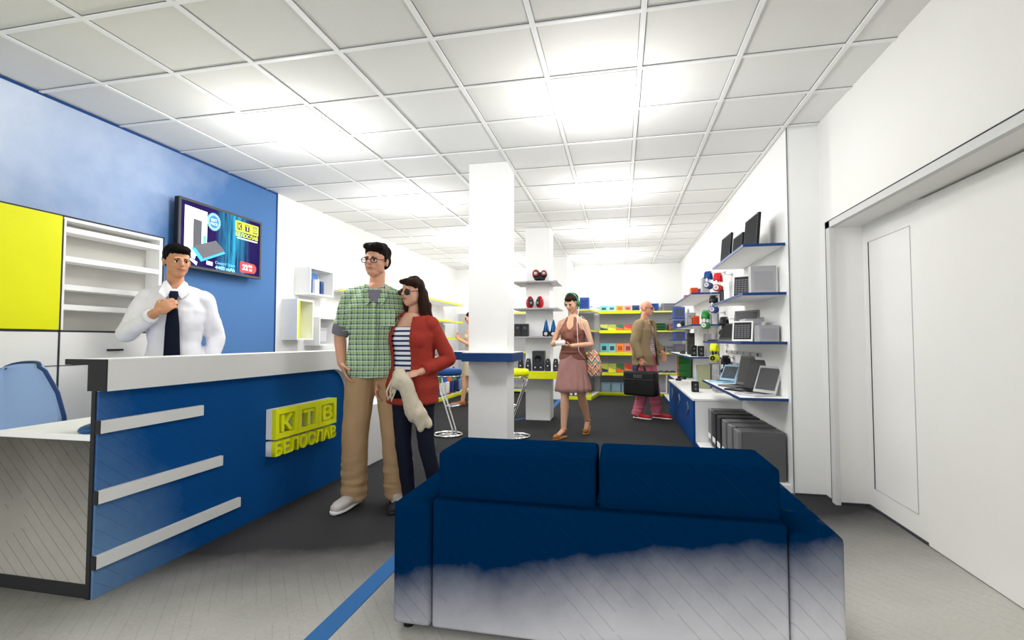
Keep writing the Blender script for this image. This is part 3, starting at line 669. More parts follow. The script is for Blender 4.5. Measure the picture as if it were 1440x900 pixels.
# price rails on the wall
for k, (z, ya, yb) in enumerate(((1.78, 4.9, 5.9), (1.36, 4.9, 6.1), (1.03, 5.0, 6.5), (.90, 5.0, 6.5))):
    t = thing('price_rail', '%s white label rail with small grey tags on the right wall' % ['highest', 'second', 'third', 'lowest'][k], 'label rail', (XR, ya, z), group='label rails on the right wall', world=True)
    m = NB(); box(m, XR-.02, XR-.002, ya, yb, z-.018, z+.018, .002); obj('rail', m, M['ltgrey'], t)
    for j in range(6):
        y = ya+.03+j*(yb-ya-.1)/5; m = NB(); box(m, XR-.024, XR-.02, y, y+.045, z-.014, z+.014); obj('price_tag', m, M['dkgrey'] if j in (0, 5) else M['grey'], t)

# headphones: band, ear cups, cable, hung from a peg
def headphones(proto_col, cup_col, acc, x, y, z, rot, lab, s=1.0, peg=True):
    t = thing('headphones', lab, 'headphones', (x, y, z), radians(rot), group='headphones hanging beside the right wall shelves')
    m = NB(); pts = [(.075*s*cos(radians(a)), 0, .02+.095*s*sin(radians(a))) for a in range(0, 181, 15)]
    R = [ring(m, V(p), V((cos(radians(a)), 0, sin(radians(a)))), V((0, 1, 0)), .010*s, .038*s, 12, 3) for p, a in zip(pts, range(0, 181, 15))]; skinr(m, R)
    R = obj('headband', m, C(proto_col, .35), t, True)
    for sx_ in (-1, 1):
        m = NB(); cap(m, (sx_*.075*s, 0, .02), (sx_*.072*s, 0, -.05*s), .013*s, n=10); obj('arm', m, C(acc, .4), t, True)
        ax = Matrix.Rotation(radians(90*sx_), 3, 'Y')
        m = NB(); lathe(m, [(.001, .014), (.035*s, .012), (.043*s, 0), (.043*s, -.02), (.03*s, -.026), (.001, -.027)], (sx_*.078*s, 0, -.06*s), 20, ax); cu_ = obj('ear_cup', m, C(cup_col, .4), t, True)
        m = NB(); lathe(m, [(.028*s, .0), (.030*s, .004), (.022*s, .005), (.020*s, .0)], (sx_*.092*s, 0, -.06*s), 20, ax); obj('cup_ring', m, C(acc, .4), cu_, True)
    m = NB(); tube(m, [(.075*s, -.01, -.1*s), (.07*s, -.01, -.16*s), (.03*s, -.02, -.2*s), (.05*s, -.01, -.26*s)], .0025, 6); obj('cable', m, C('#9A9A9E'), t, True)
    return t
HP = [('#1D4A8C', '#1D3F78', '#E8ECF2', 1.08, 6.55, 1.905, 'blue headphones, topmost of those hanging by the right wall'),
      ('#D0202A', '#B81820', '#F2F2F2', 1.12, 6.15, 1.83, 'red and white headphones hanging by the right wall'),
      ('#101014', '#1D3480', '#E8E8EE', 1.13, 6.5, 1.60, 'black headphones with blue cups hanging by the right wall'),
      ('#1E8A3A', '#1E7A34', '#F2F2F2', 1.05, 6.6, 1.41, 'green headphones hanging by the right wall'),
      ('#101010', '#124A28', '#101010', 1.15, 6.0, 1.31, 'black headphones with dark green cups hanging by the right wall'),
      ('#E6EE10', '#D6DE10', '#22240C', 1.12, 6.45, 1.01, 'yellow headphones hanging by the right wall'),
      ('#0E0E12', '#14307A', '#0E0E12', 1.19, 6.15, .87, 'black headphones with blue cups, lowest by the right wall')]
for a, b, c_, x, y, z, lab in HP:
    headphones(a, b, c_, x, y, z, 66, lab, .98)
    t = thing('display_peg', 'white wall peg carrying the %s' % lab.replace(' hanging by the right wall', '').replace(' by the right wall', ''), 'peg', (XR, y, z+.10), world=True)
    m = NB(); cyl(m, (XR-.002, y, z+.098), (x-.04, y, z+.098), .006, n=10); obj('rod', m, M['chrome'], t, True); m = NB(); cyl(m, (XR-.012, y, z+.098), (XR-.001, y, z+.098), .022, n=16); obj('wall_flange', m, M['ltgrey'], t)

# goods on far wall shelves (B) and beyond
z = SBz['B1']; B_ = 'box'
pbox('product_box', .98, 1.075, 7.35, 7.5, z+.001, z+.115, '#E2501A', 'orange box on the highest far wall shelf', B_, None, '-y', '#C83C10')
pbox('product_box', 1.09, 1.125, 7.4, 7.5, z+.001, z+.105, '#8A48C8', 'slim purple box beside the orange box on the highest far shelf', B_, None, '-y', '#A464DC')
pbox('product_box', 1.10, 1.20, 7.15, 7.3, z+.001, z+.23, '#A8A8AA', 'tall grey box on the highest far wall shelf', B_, None, '-y', '#9C9CA0')
pbox('small_carton', .95, 1.0, 7.8, 7.95, z+.001, z+.05, '#A01838', 'small crimson carton behind the orange box on the highest far shelf', B_, None, '-y', '#C03050')
z = SBz['B2']
pbox('product_box', 1.0, 1.085, 7.32, 7.45, z+.001, z+.13, '#E2501A', 'orange box on the middle far wall shelf', B_, None, '-y', '#C83C10')
pbox('product_box', .955, .99, 7.35, 7.5, z+.001, z+.115, '#8A8A8C', 'slim grey box left of the orange box on the middle far shelf', B_, None, '-y', '#B0A0A0')
pbox('product_box', 1.10, 1.2, 7.1, 7.25, z+.001, z+.20, '#B0B0B2', 'pale grey box right of the orange box on the middle far shelf', B_, None, '-y', '#A2A2A6')
pbox('product_box', 1.0, 1.13, 8.0, 8.2, z+.001, z+.21, '#9A9A9C', 'large grey box behind the orange box on the middle far shelf', B_, None, '-y', '#8C8C90')
pbox('product_box', 1.205, 1.262, 7.0, 7.2, z+.001, z+.27, '#BEBEC0', 'tallest grey box against the wall on the middle far shelf', B_, None, '-y', '#B0B0B4')
t = thing('webcam', 'round black and white webcam at the far end of the middle far shelf', 'webcam', (1.0, 8.6, z+.001))
m = NB(); ell(m, (0, 0, .055), (.045, .045, .05)); obj('camera_body', m, M['black'], t, True); m = NB(); ell(m, (-.05, -.02, .03), (.035, .035, .032)); obj('white_base', m, M['white'], t, True)
def spk(x, y, z, w, d_, h, lab, grp=None, body='#151619', cones=((.7, .3), (.3, .36)), ring_='#3C3D42'):
    t = thing('loudspeaker', lab, 'loudspeaker', (x, y, z+.001), group=grp)
    m = NB(); box(m, -w/2, w/2, -d_/2, d_/2, 0, h, min(.012, w*.12)); cb = obj('cabinet', m, C(body, .4), t)
    ax = Matrix.Rotation(radians(90), 3, 'X')
    for fz, fr_ in cones:
        m = NB(); r = w*fr_; lathe(m, [(r, 0), (r*.98, .004), (r*.86, .004), (r*.5, -.006), (r*.3, .001), (.001, .004)], (0, -d_/2-.001, h*fz), 20, ax); dr = obj('driver', m, C(ring_, .35), t, True)
        m = NB(); ell(m, (0, -d_/2-.004, h*fz), (r*.32, .005, r*.32), seg=12); obj('dust_cap', m, C('#9A9CA2', .3), dr, True)
    return t
z = SBz['B3']
spk(.985, 7.2, z, .07, .1, .15, 'left of two small black speakers on the lower far wall shelf', 'small speakers on the lower far shelf')
spk(1.06, 7.1, z, .075, .1, .145, 'right of two small black speakers on the lower far wall shelf', 'small speakers on the lower far shelf')
pbox('product_box', 1.02, 1.11, 8.0, 8.2, z+.001, z+.33, '#242427', 'tall black box behind the small speakers on the lower far shelf', B_, None, '-y', '#3A3A3E')
pbox('product_box', 1.13, 1.2, 7.1, 7.3, z+.001, z+.31, '#B4B4B6', 'tall pale grey box right of the small speakers', B_, None, '-y', '#A4A4A8')
pbox('product_box', 1.205, 1.265, 7.0, 7.15, z+.001, z+.24, '#98989A', 'grey box against the wall on the lower far shelf', B_, None, '-y', '#8A8A8E')
pbox('product_box', .955, 1.01, 8.3, 8.6, z+.001, z+.05, '#2A2A2E', 'flat black box at the far part of the lower far shelf', B_, None, '-y', '#48484C')
z = .525
pbox('product_box', 1.0, 1.16, 7.0, 7.12, z+.001, z+.31, '#A9AD8A', 'tall olive box standing on the white cabinet top', B_, None, '-x', '#8FC3DC')
spk(.905, 6.55, z, .08, .1, .13, 'small black speaker standing on the white cabinet top', None)
pbox('product_box', 1.14, 1.26, 6.5, 6.75, z+.001, z+.2, '#A0A0A4', 'wide grey box on the cabinet top under the far shelves', B_, None, '-y', '#949498')
pbox('product_box', 1.18, 1.265, 6.95, 7.2, z+.001, z+.33, '#BDBDC0', 'tall pale grey box at the wall on the cabinet top', B_, None, '-y', '#B0B0B4')
z = SBz['B4']
t = thing('camera', 'dark compact camera on the lowest far wall shelf', 'camera', (1.02, 8.9, z+.001)); m = NB(); box(m, -.07, .07, -.03, .03, 0, .07, .01); obj('camera_body', m, M['black'], t); m = NB(); cyl(m, (0, -.03, .035), (0, -.07, .035), .028); obj('lens', m, M['dkgrey'], t, True)
m = NB(); ell(m, (.90, 8.3, .545), (.05, .08, .022)); tag(obj('computer_mouse', m, M['charcoal'], None, True), 'black computer mouse on the far end of the white cabinet top', 'computer mouse')
# corner goods beyond the B shelves, on small white boards
for k, z in enumerate((.93, 1.17, 1.37, 1.58)):
    blue_shelf(9.75, 10.55, .98, z, '%s small board in the far right corner' % ['lowest', 'second', 'third', 'topmost'][k], .012)
cz = [(1.58, .21, '#3554A0', '#4A4E60'), (1.37, .17, '#3554A0', '#50545E'), (1.17, .16, '#3554A0', '#4A4C58'), (.93, .16, '#5A5A70', '#6A6A70')]
for k, (z, h, a, b) in enumerate(cz):
    pbox('product_box', 1.0, 1.2, 9.85, 10.15, z+.001, z+h, a, '%s blue-sided box on the small boards in the far right corner' % ['topmost', 'second from top', 'third from top', 'lowest'][k], B_, 'blue-sided boxes in the far right corner', '-y', b)
for k, (z, h) in enumerate(((SBz['B4'], .13), (SBz['B4']+.135, .13), (SBz['B4']+.27, .12))):
    pbox('product_box', 1.04, 1.24, 9.5, 9.8, z+.001, z+h, '#23702F' if k != 1 else '#2E7A3A', 'green box with red side in the far right corner, %s of its stack' % ['bottom', 'middle', 'top'][k], B_, 'green and red boxes beyond the cabinet', '-x', '#D2322A')

# ------------------------------------------------------------------ column furniture
t = thing('standing_table', 'blue-edged standing table wrapped around the nearest white column', 'table', (-1.2, 4.6, 1.0), world=True)
pl = [(-1.40, 4.30), (-.93, 4.30), (-.93, 4.80), (-1.005, 4.80), (-1.005, 4.445), (-1.385, 4.445), (-1.385, 4.95), (-1.63, 4.95), (-1.63, 4.68), (-1.40, 4.62)]
m = NB(); prism(m, pl, 'z', .975, 1.052); obj('blue_apron', m, mat('apron_blue', '#103C74', .5), t)
m = NB(); prism(m, [(x+(.004 if x < -1.2 else -.004), y+.003) for x, y in pl], 'z', 1.052, 1.058); obj('top', m, M['white'], t)
t = thing('column_shelf', 'grey glass display shelves around the middle white column', 'shelving', (-1.18, 7.2, 1.2), world=True)
for z in (1.20, 1.605, 1.99):
    m = NB()
    for q in ((-1.51, -.85, 6.95, 7.215), (-1.51, -1.365, 7.216, 7.6), (-.995, -.85, 7.216, 7.6)): box(m, *q, z, z+.02)
    obj('shelf', m, M['glass'], t)
t = thing('display_table', 'white display table with lime edge in front of the middle column', 'table', (-1.1, 7.0, 0), world=True)
m = NB()
for q in ((-1.75, -.75, 6.85, 7.215), (-.995, -.75, 7.216, 7.6), (-1.75, -1.365, 7.216, 7.6)): box(m, *q, .70, .73)
obj('top', m, M['white'], t)
m = NB(); ringb = [(-1.76, -.74, 6.84, 6.85), (-.75, -.74, 6.85, 7.6), (-1.76, -1.75, 6.85, 7.6)]
for q in ringb: box(m, *q, .63, .732)
obj('lime_apron', m, M['lime'], t)
for x in (-1.70, -.82):
    m = NB(); box(m, x-.0, x+.03, 7.5, 7.53, 0, .70); obj('leg', m, M['white'], t)
# speakers on the column shelves
t = thing('dock_speaker', 'black twin-eyed speaker with red rings on the top column shelf', 'loudspeaker', (-1.12, 7.05, 2.011))
m = NB(); cap(m, (-.055, 0, .085), (.055, 0, .085), .05, .045); ell(m, (-.055, -.01, .11), (.055, .05, .06)); ell(m, (.06, -.01, .10), (.05, .05, .06)); ell(m, (0, 0, .04), (.085, .05, .04)); m = fuse(m, .005, smooth=4); obj('body', m, M['black'], t, True)
ax = Matrix.Rotation(radians(90), 3, 'X')
for sx_, rr in ((-.055, .042), (.065, .038)):
    m = NB(); lathe(m, [(rr, 0), (rr, .008), (rr*.72, .008), (rr*.7, 0)], (sx_, -.052, .112), 24, ax); dr = obj('red_ring', m, C('#D0141E', .4), t, True)
    m = NB(); lathe(m, [(rr*.55, 0), (rr*.5, .012), (rr*.25, .012), (.001, .006)], (sx_, -.05, .112), 20, ax); obj('driver', m, C('#C8D0D4', .3), dr, True)
def egg(x, lab, s):
    t = thing('egg_speaker', lab, 'loudspeaker', (x, 7.08, 1.626), radians(s*25), group='red egg speakers on the column shelf')
    m = NB(); lathe(m, [(.001, 0), (.03, .002), (.052, .035), (.058, .08), (.048, .13), (.028, .165), (.001, .178)], n=28); obj('shell', m, C('#C8101C', .25), t, True)
    m = NB(); ell(m, (0, -.034, .09), (.040, .03, .072), Euler((radians(-8), 0, 0)).to_matrix()); fc = obj('front_grille', m, M['charcoal'], t, True)
    m = NB(); ell(m, (0, -.062, .075), (.02, .006, .02)); obj('driver', m, C('#8A8C90', .3), fc, True); m = NB(); ell(m, (0, -.052, .13), (.01, .006, .01)); obj('tweeter', m, C('#8A8C90', .3), fc, True)
egg(-1.27, 'left of the two red egg-shaped speakers on the column shelf', 1); egg(-1.125, 'right of the two red egg-shaped speakers on the column shelf', -1)
spk(-1.44, 7.06, 1.221, .10, .1, .18, 'black desk speaker half hidden behind the nearest column', 'black speakers on the lower column shelf', '#2A2A2C', ((.68, .3),))
spk(-1.335, 7.06, 1.221, .10, .1, .18, 'black desk speaker fully seen on the lower column shelf', 'black speakers on the lower column shelf', '#2A2A2C', ((.68, .3),))
def water(x, lab):
    t = thing('water_speaker', lab, 'loudspeaker', (x, 7.05, 1.221), group='blue water-jet speakers on the lower column shelf')
    m = NB(); box(m, -.048, .048, -.045, .045, 0, .078, .015); obj('base', m, M['black'], t, True)
    m = NB(); lathe(m, [(.026, 0), (.024, .006), (.01, .002), (.001, .006)], (0, -.046, .036), 18, ax); obj('driver', m, C('#D8DADE', .3), t, True)
    for k in range(4):
        xx = -.027+k*.018; m = NB(); cap(m, (xx*1.2, 0, .078), (xx*.45, 0, .235-(.02 if k in (0, 3) else 0)), .011, .004, 8); obj('water_tube', m, C('#2F86C8' if k % 2 else '#174E86', .2), t, True)
water(-1.03, 'left of the two blue water-jet speakers on the lower column shelf'); water(-.925, 'right of the two blue water-jet speakers on the lower column shelf')
def sat(x, lab):
    t = thing('satellite_speaker', lab, 'loudspeaker', (x, 6.98, .731), group='satellite speakers on the white display table')
    m = NB(); loft(m, [(0, 0, 0, .038, .04), (.02, 0, 0, .042, .045), (.09, 0, 0, .040, .042), (.155, 0, 0, .030, .035), (.175, 0, .0, .022, .025)], 24, 3); obj('cabinet', m, C('#3A3C42', .4), t, True)
    for zz, r in ((.075, .030), (.14, .022)):
        m = NB(); lathe(m, [(r, 0), (r, .006), (r*.7, .004), (r*.5, -.004), (.001, .0)], (0, -.040, zz), 20, ax); dr = obj('driver', m, C('#15161A', .3), t, True)
        m = NB(); ell(m, (0, -.044, zz), (r*.42, .005, r*.42), seg=12); obj('dust_cap', m, C('#C0C4CA', .3), dr, True)
for x, l in ((-1.385, 'leftmost'), (-1.275, 'second from left'), (-.995, 'third from left'), (-.885, 'rightmost')): sat(x, '%s of the four grey satellite speakers on the white display table' % l)
t = thing('subwoofer', 'large charcoal subwoofer in the middle of the white display table', 'loudspeaker', (-1.135, 7.05, .731))
m = NB(); box(m, -.085, .085, -.09, .09, 0, .285, .012); obj('cabinet', m, C('#33353A', .4), t)
m = NB(); lathe(m, [(.05, 0), (.05, .006), (.042, .006), (.035, -.01), (.001, -.012)], (0, -.091, .175), 24, ax); obj('bass_port', m, M['black'], t, True)
for sx_ in (-.04, .04):
    m = NB(); lathe(m, [(.036, 0), (.036, .008), (.026, .006), (.018, -.002), (.001, .004)], (sx_, -.091, .052), 20, ax); dr = obj('driver', m, C('#1B1C20', .3), t, True); m = NB(); ell(m, (sx_, -.097, .052), (.014, .006, .014), seg=12); obj('dust_cap', m, C('#A8ACB2', .3), dr, True)

# bar stools
def stool(x, y, rot, seatm, lab, mir=1):
    t = thing('bar_stool', lab, 'bar stool', (x, y, 0), radians(rot), group='chrome bar stools')
    m = NB(); lathe(m, [(.001, .735), (.14, .735), (.16, .745), (.165, .77), (.16, .805), (.145, .818), (.001, .825)], n=32); st = obj('seat', m, seatm, t, True)
    m = NB(); tube(m, [(.15*cos(a*pi/12), .15*sin(a*pi/12), .728) for a in range(24)], .009, 8, True); obj('seat_ring', m, M['chrome'], t, True)
    m = NB(); tube(m, [(.17*cos(a*pi/16), .17*sin(a*pi/16), .014) for a in range(32)], .013, 10, True); obj('base_ring', m, M['chrome'], t, True)
    m = NB(); lathe(m, [(.001, 0), (.15, 0), (.15, .006), (.10, .012), (.001, .014)], n=28); obj('base_plate', m, M['chrome'], t, True)
    for s in (-1, 1):
        q = s*.032; m = NB(); tube(m, [(-.02*mir, q*2, .728), (-.10*mir, q*2, .725), (-.135*mir, q*1.5, .70), (-.11*mir, q, .60), (.0*mir, q, .3), (.095*mir, q, .06), (.10*mir, q, .03), (.07*mir, q, .014)], .012, 10); obj('frame_tube', m, M['chrome'], t, True)
    m = NB(); tube(m, [(-.02*mir, -.04, .37), (.05*mir, -.10, .37), (.12*mir, -.09, .37), (.15*mir, 0, .37), (.12*mir, .09, .37), (.05*mir, .10, .37), (-.02*mir, .04, .37)], .009, 8); obj('footrest', m, M['chrome'], t, True)
stool(-2.07, 5.85, -18, M['navytop'], 'chrome bar stool with blue round seat, left of the nearest column')
stool(-1.24, 5.92, -10, M['lime'], 'chrome bar stool with lime seat, half hidden behind the nearest column', -1)

# ------------------------------------------------------------------ sofa (seen from behind)
t = thing('sofa', 'large navy two-seat sofa seen from behind in the foreground', 'sofa', (-.09, 2.3, 0), world=True)
F_ = M['sofa']
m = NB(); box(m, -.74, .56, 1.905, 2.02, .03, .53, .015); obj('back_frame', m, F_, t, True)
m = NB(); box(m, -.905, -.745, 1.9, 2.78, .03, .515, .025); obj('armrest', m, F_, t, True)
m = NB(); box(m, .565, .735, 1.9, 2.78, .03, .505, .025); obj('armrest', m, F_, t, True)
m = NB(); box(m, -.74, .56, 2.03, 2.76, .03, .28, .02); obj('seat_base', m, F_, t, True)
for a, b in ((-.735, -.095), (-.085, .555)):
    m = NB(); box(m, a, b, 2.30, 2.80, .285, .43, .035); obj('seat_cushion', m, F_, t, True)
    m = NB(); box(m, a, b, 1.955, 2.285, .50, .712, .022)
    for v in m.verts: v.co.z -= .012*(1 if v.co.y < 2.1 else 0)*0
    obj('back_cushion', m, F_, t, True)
for x in (-.86, .69):
    for y in (1.96, 2.72): m = NB(); cyl(m, (x, y, 0), (x, y, .03), .022); obj('foot', m, M['black'], t)

# ------------------------------------------------------------------ people
def skin(h): 
    m = NT('skin_'+h.strip('#').lower(), .5, 0, .3); c = lin(h); p = m.obj(); n_ = m.noise(14, p)
    m.col(m.mix(n_, tuple(x*.93 for x in c[:3])+(1,), tuple(min(1, x*1.06) for x in c[:3])+(1,))); m.b.inputs['Subsurface Weight'].default_value = .05; return m.m
def cloth(name, h, var=.18, scale=9): return mat(name, h, .85, var=var, scale=scale, spec=.1, bump=.1)
def stripes(m, v, period, width, off=0.):
    return m.math('LESS_THAN', m.math('FRACT', m.math('ADD', m.math('DIVIDE', v, period), off)), width)
def plaid(name, base, l1, l2, l3, per=.042):
    m = NT(name, .85, 0, .1); x = m.xyz(m.obj()); u = m.math('ADD', x[0], m.math('MULTIPLY', x[1], .35)); c = lin(base)
    for v in (u, x[2]):
        for col_, w, of, a in ((l1, .34, 0, .62), (l2, .16, .42, .75), (l3, .12, .74, .6)):
            c = m.mix(m.math('MULTIPLY', stripes(m, v, per, w, of), a), c, lin(col_))
    m.col(c); return m.m
def hstripe(name, a, b, per=.03):
    m = NT(name, .85, 0, .1); x = m.xyz(m.obj()); m.col(m.mix(stripes(m, x[2], per, .42), lin(a), lin(b))); return m.m

def hand(m, w, d, n, t, curl=.5, s=1.0, spread=.0, thumb=.5):
    """palm, four unequal fingers bending toward n, thumb on side t"""
    w, d, n, t = V(w), V(d).normalized(), V(n).normalized(), V(t).normalized()
    n = (n-d*n.dot(d)).normalized(); t = (t-d*t.dot(d)-n*t.dot(n)).normalized()
    R = Matrix((t, n, d)).transposed()
    cap(m, w-d*.02*s, w+d*.02*s, .024*s, .026*s, flat=.8)
    ell(m, w+d*.05*s, (.041*s, .016*s, .048*s), R, 16); ell(m, w+d*.07*s, (.042*s, .013*s, .026*s), R, 14)
    ell(m, w+d*.035*s+t*.022*s+n*.008*s, (.018*s, .015*s, .032*s), R, 12)
    L = [(.040, .026, .021), (.045, .029, .022), (.041, .027, .021), (.032, .021, .018)]
    for i in range(4):
        p = w+d*(.088-.004*abs(i-1.3))*s+t*(.030-.0195*i)*s; a = curl*.55; dd = d+t*spread*(1.5-i)*.1
        for k, l in enumerate(L[i]):
            q = (dd.normalized()*cos(a)+n*sin(a)); e2 = p+q*l*s
            cap(m, p, e2, (.0088-.0009*k)*s, (.0080-.0009*k)*s, 8); p = e2; a += curl*(.9 if k == 0 else .7)
    p = w+d*.022*s+t*.026*s; q = (d*.62+t*.62+n*thumb*.7).normalized(); e2 = p+q*.04*s; cap(m, p, e2, .0125*s, .0105*s, 8)
    q2 = (d*.8+t*.15+n*thumb).normalized(); cap(m, e2, e2+q2*.032*s, .0102*s, .0085*s, 8)

def person(name_label, loc, rot, H, J, sx, sk, build=1.0, voxel=.0055):
    """J: joints for a 1.75 m figure facing -Y (keys: sho, elb, wri, hip, kne, ank, toe with L/R), sx 'm' or 'f'"""
    k = H/1.75
    t = thing('person', name_label, 'person', loc, rot); t.scale = (1, 1, 1)
    P = {a: V(b)*k for a, b in J.items() if isinstance(b, tuple) and len(b) == 3}
    m = NB(); f = sx == 'f'
    hz = [(.86, .150, .10), (.93, .170, .112), (1.00, .160, .108), (1.09, .135 if f else .148, .095), (1.2, .142 if f else .16, .105), (1.31, .158 if f else .18, .115), (1.38, .140 if f else .158, .098), (1.455, .09, .07), (1.49, .055, .055)]
    lean = J.get('lean', 0); sway = J.get('sway', 0)
    def tx(z): return (sway*k*(z/1.4), lean*k*max(0, (z-.9))/.5)
    secs = [(z*k, tx(z)[0], tx(z)[1], rx*k*build, ry*k*build) for z, rx, ry in hz]
    loft(m, secs, 28, 2.3)
    if f:
        for s in (-1, 1): ell(m, (s*.07*k+tx(1.3)[0], -.075*k+tx(1.3)[1], 1.28*k), (.058*k, .055*k, .058*k))
    aw = (.043, .033, .026) if f else (.052, .040, .029)
    for s in 'LR':
        sgn = 1 if s == 'L' else -1
        A, B, Cc = P['sho'+s], P['elb'+s], P['wri'+s]
        ell(m, A+V((-.020*sgn*k, 0, -.012*k)), (.052*k*(.88 if f else 1), .052*k, .050*k)); cap(m, V((sgn*.045*k, .012*k, 1.45*k)), A+V((-.01*sgn*k, 0, .008*k)), .036*k, .036*k)
        cap(m, A, B, aw[0]*k*build, aw[1]*k); cap(m, B, B+(Cc-B)*.4, aw[1]*k, aw[1]*1.02*k); cap(m, B+(Cc-B)*.4, Cc, aw[1]*1.0*k, aw[2]*k)
        hd = J.get('hand'+s)
        if hd: hand(m, Cc, *hd[:3], curl=hd[3], s=k*(.88 if f else 1.0), thumb=hd[4] if len(hd) > 4 else .5)
        h_, kn, an, to = P['hip'+s], P['kne'+s], P['ank'+s], P['toe'+s]
        cap(m, h_, kn, .083*k*build, .052*k); cap(m, kn, kn+(an-kn)*.35+V((0, .012, 0)), .05*k, .054*k); cap(m, kn+(an-kn)*.35+V((0, .012, 0)), an, .052*k, .034*k)
        cap(m, an+V((0, 0, -.01)), to, .036*k, .026*k, flat=.8)
    # head
    hc = V(J['head'])*k; Rh = Euler(tuple(radians(a) for a in J.get('headrot', (0, 0, 0))), 'XYZ').to_matrix()
    def h(p): return hc + Rh @ (V(p)*k)
    cap(m, V((tx(1.42)[0], tx(1.42)[1]+.01, 1.42*k)), h((0, .025, -.07)), (.047 if f else .056)*k, (.044 if f else .051)*k)
    ell(m, h((0, .012, .035)), (.074*k, .092*k, .082*k), Rh); ell(m, h((0, -.022, -.02)), (.064*k, .070*k, .083*k), Rh)
    ell(m, h((0, -.045, -.072)), ((.034 if f else .042)*k, .04*k, .034*k), Rh, 14)
    for s in (-1, 1):
        ell(m, h((s*.040, -.02, -.055)), (.019*k, .042*k, .024*k), Rh, 12); ell(m, h((s*.036, -.060, -.018)), (.021*k, .02*k, .02*k), Rh, 12)
        ell(m, h((s*.074, .012, -.005)), (.010*k, .020*k, .031*k), Rh @ Euler((radians(-12), 0, s*radians(18))).to_matrix(), 12)
        ell(m, h((s*.028, -.078, .026)), (.026*k, .013*k, .009*k), Rh, 10)
    cap(m, h((0, -.086, .020)), h((0, -.108, -.014)), .0085*k, .0125*k, 10); ell(m, h((0, -.100, -.018)), (.0165*k, .011*k, .009*k), Rh, 10)
    ell(m, h((0, -.086, -.044)), (.024*k, .012*k, .012*k), Rh, 12)
    m = fuse(m, voxel, smooth=2); body = obj('body', m, sk, t, True)
    # face
    for s in (-1, 1):
        m = NB(); ell(m, h((s*.030, -.0785, .004)), (.0125*k, .009*k, .0075*k), Rh, 14); ey = obj('eye', m, M['eyew'], body, True)
        m = NB(); ell(m, h((s*.029, -.0868, .004)), (.0058*k, .0022*k, .0062*k), Rh, 10); obj('iris', m, M['iris'], ey, True)
        m = NB(); ell(m, h((s*.030, -.0845, .0115)), (.0145*k, .005*k, .0028*k), Rh, 10); obj('eyelid', m, J['browm'], body, True)
        m = NB(); cap(m, h((s*.015, -.0915, .024)), h((s*.046, -.080, .028)), .0036*k, .0026*k, 8); obj('eyebrow', m, J['browm'], body, True)
    m = NB(); cap(m, h((-.017, -.0945, -.044)), h((.017, -.0945, -.044)), .0048*k, .0048*k, 8); ell(m, h((0, -.0975, -.0455)), (.016*k, .0045*k, .0065*k), Rh, 10); obj('lips', m, J['lipm'], body, True)
    return t, P, k, h, Rh, tx, secs
M['eyew'] = mat('eye_white', '#E8E6E2', .3); M['iris'] = mat('iris_dark', '#2A1A12', .2)
def lipm(h): return C(h, .5)
def wr(amp, sc, sy=1.0):
    def f(p): return amp*(noise.noise(V((p.x*sc, p.y*sc, p.z*sc*sy))) + .4*noise.noise(V((p.x*sc*2.3, p.y*sc*2.3, p.z*sc*2.3*sy+9))))
    return f
def shirt_mesh(P, k, secs, sx, lo, sleeves, infl=.016, hem_flare=0., armr=(.064, .056, .046)):
    m = NB(); S_ = [s for s in secs if lo*k <= s[0] <= 1.47*k]
    S_ = [(s[0], s[1], s[2], s[3]+infl*k+hem_flare*k*max(0, 1-(s[0]/k-lo)/.25), s[4]+infl*k+hem_flare*k*max(0, 1-(s[0]/k-lo)/.25)) for s in S_]
    first = S_[0]; S_ = [(lo*k, first[1], first[2], first[3]+hem_flare*k*.3, first[4]+hem_flare*k*.3)]+S_
    loft(m, S_, 30, 2.3)
    if sx == 'f':
        for s in (-1, 1): ell(m, (s*.072*k+secs[5][1], -.082*k+secs[5][2], 1.28*k), (.078*k, .072*k, .078*k))
    for s, fr_ in sleeves.items():
        sg = 1 if s == 'L' else -1
        A, B, Cc = P['sho'+s], P['elb'+s], P['wri'+s]; ell(m, A+V((-.010*sg*k, 0, .0)), (.070*k*(.9 if sx == 'f' else 1), .070*k, .068*k)); cap(m, V((sg*.05*k, .012*k, 1.45*k)), A+V((-.01*sg*k, 0, .012*k)), .046*k, .052*k)
        if fr_ <= 1: cyl(m, A, A+(B-A)*fr_, armr[0]*k, armr[0]*k*.98, 20)
        else:
            cap(m, A, B, armr[0]*k, armr[1]*k); e2 = B+(Cc-B)*(fr_-1); cap(m, B, B+(Cc-B)*.02, armr[1]*k); cyl(m, B, e2, armr[1]*k, armr[2]*k, 20)
    return m
def trousers_mesh(P, k, secs, lo=.05, legr=(.096, .075, .068), build=1.0):
    m = NB(); S_ = [(s[0], s[1], s[2], s[3]+.012*k, s[4]+.012*k) for s in secs if s[0] <= 1.05*k]; loft(m, S_, 28, 2.3)
    for s in 'LR':
        h_, kn, an = P['hip'+s], P['kne'+s], P['ank'+s]
        cap(m, h_, kn, legr[0]*k*build, legr[1]*k); e2 = an+(an-kn).normalized()*lo*k; cap(m, kn, kn+(e2-kn)*.02, legr[1]*k); cyl(m, kn, e2, legr[1]*k, legr[2]*k, 22)
    return m
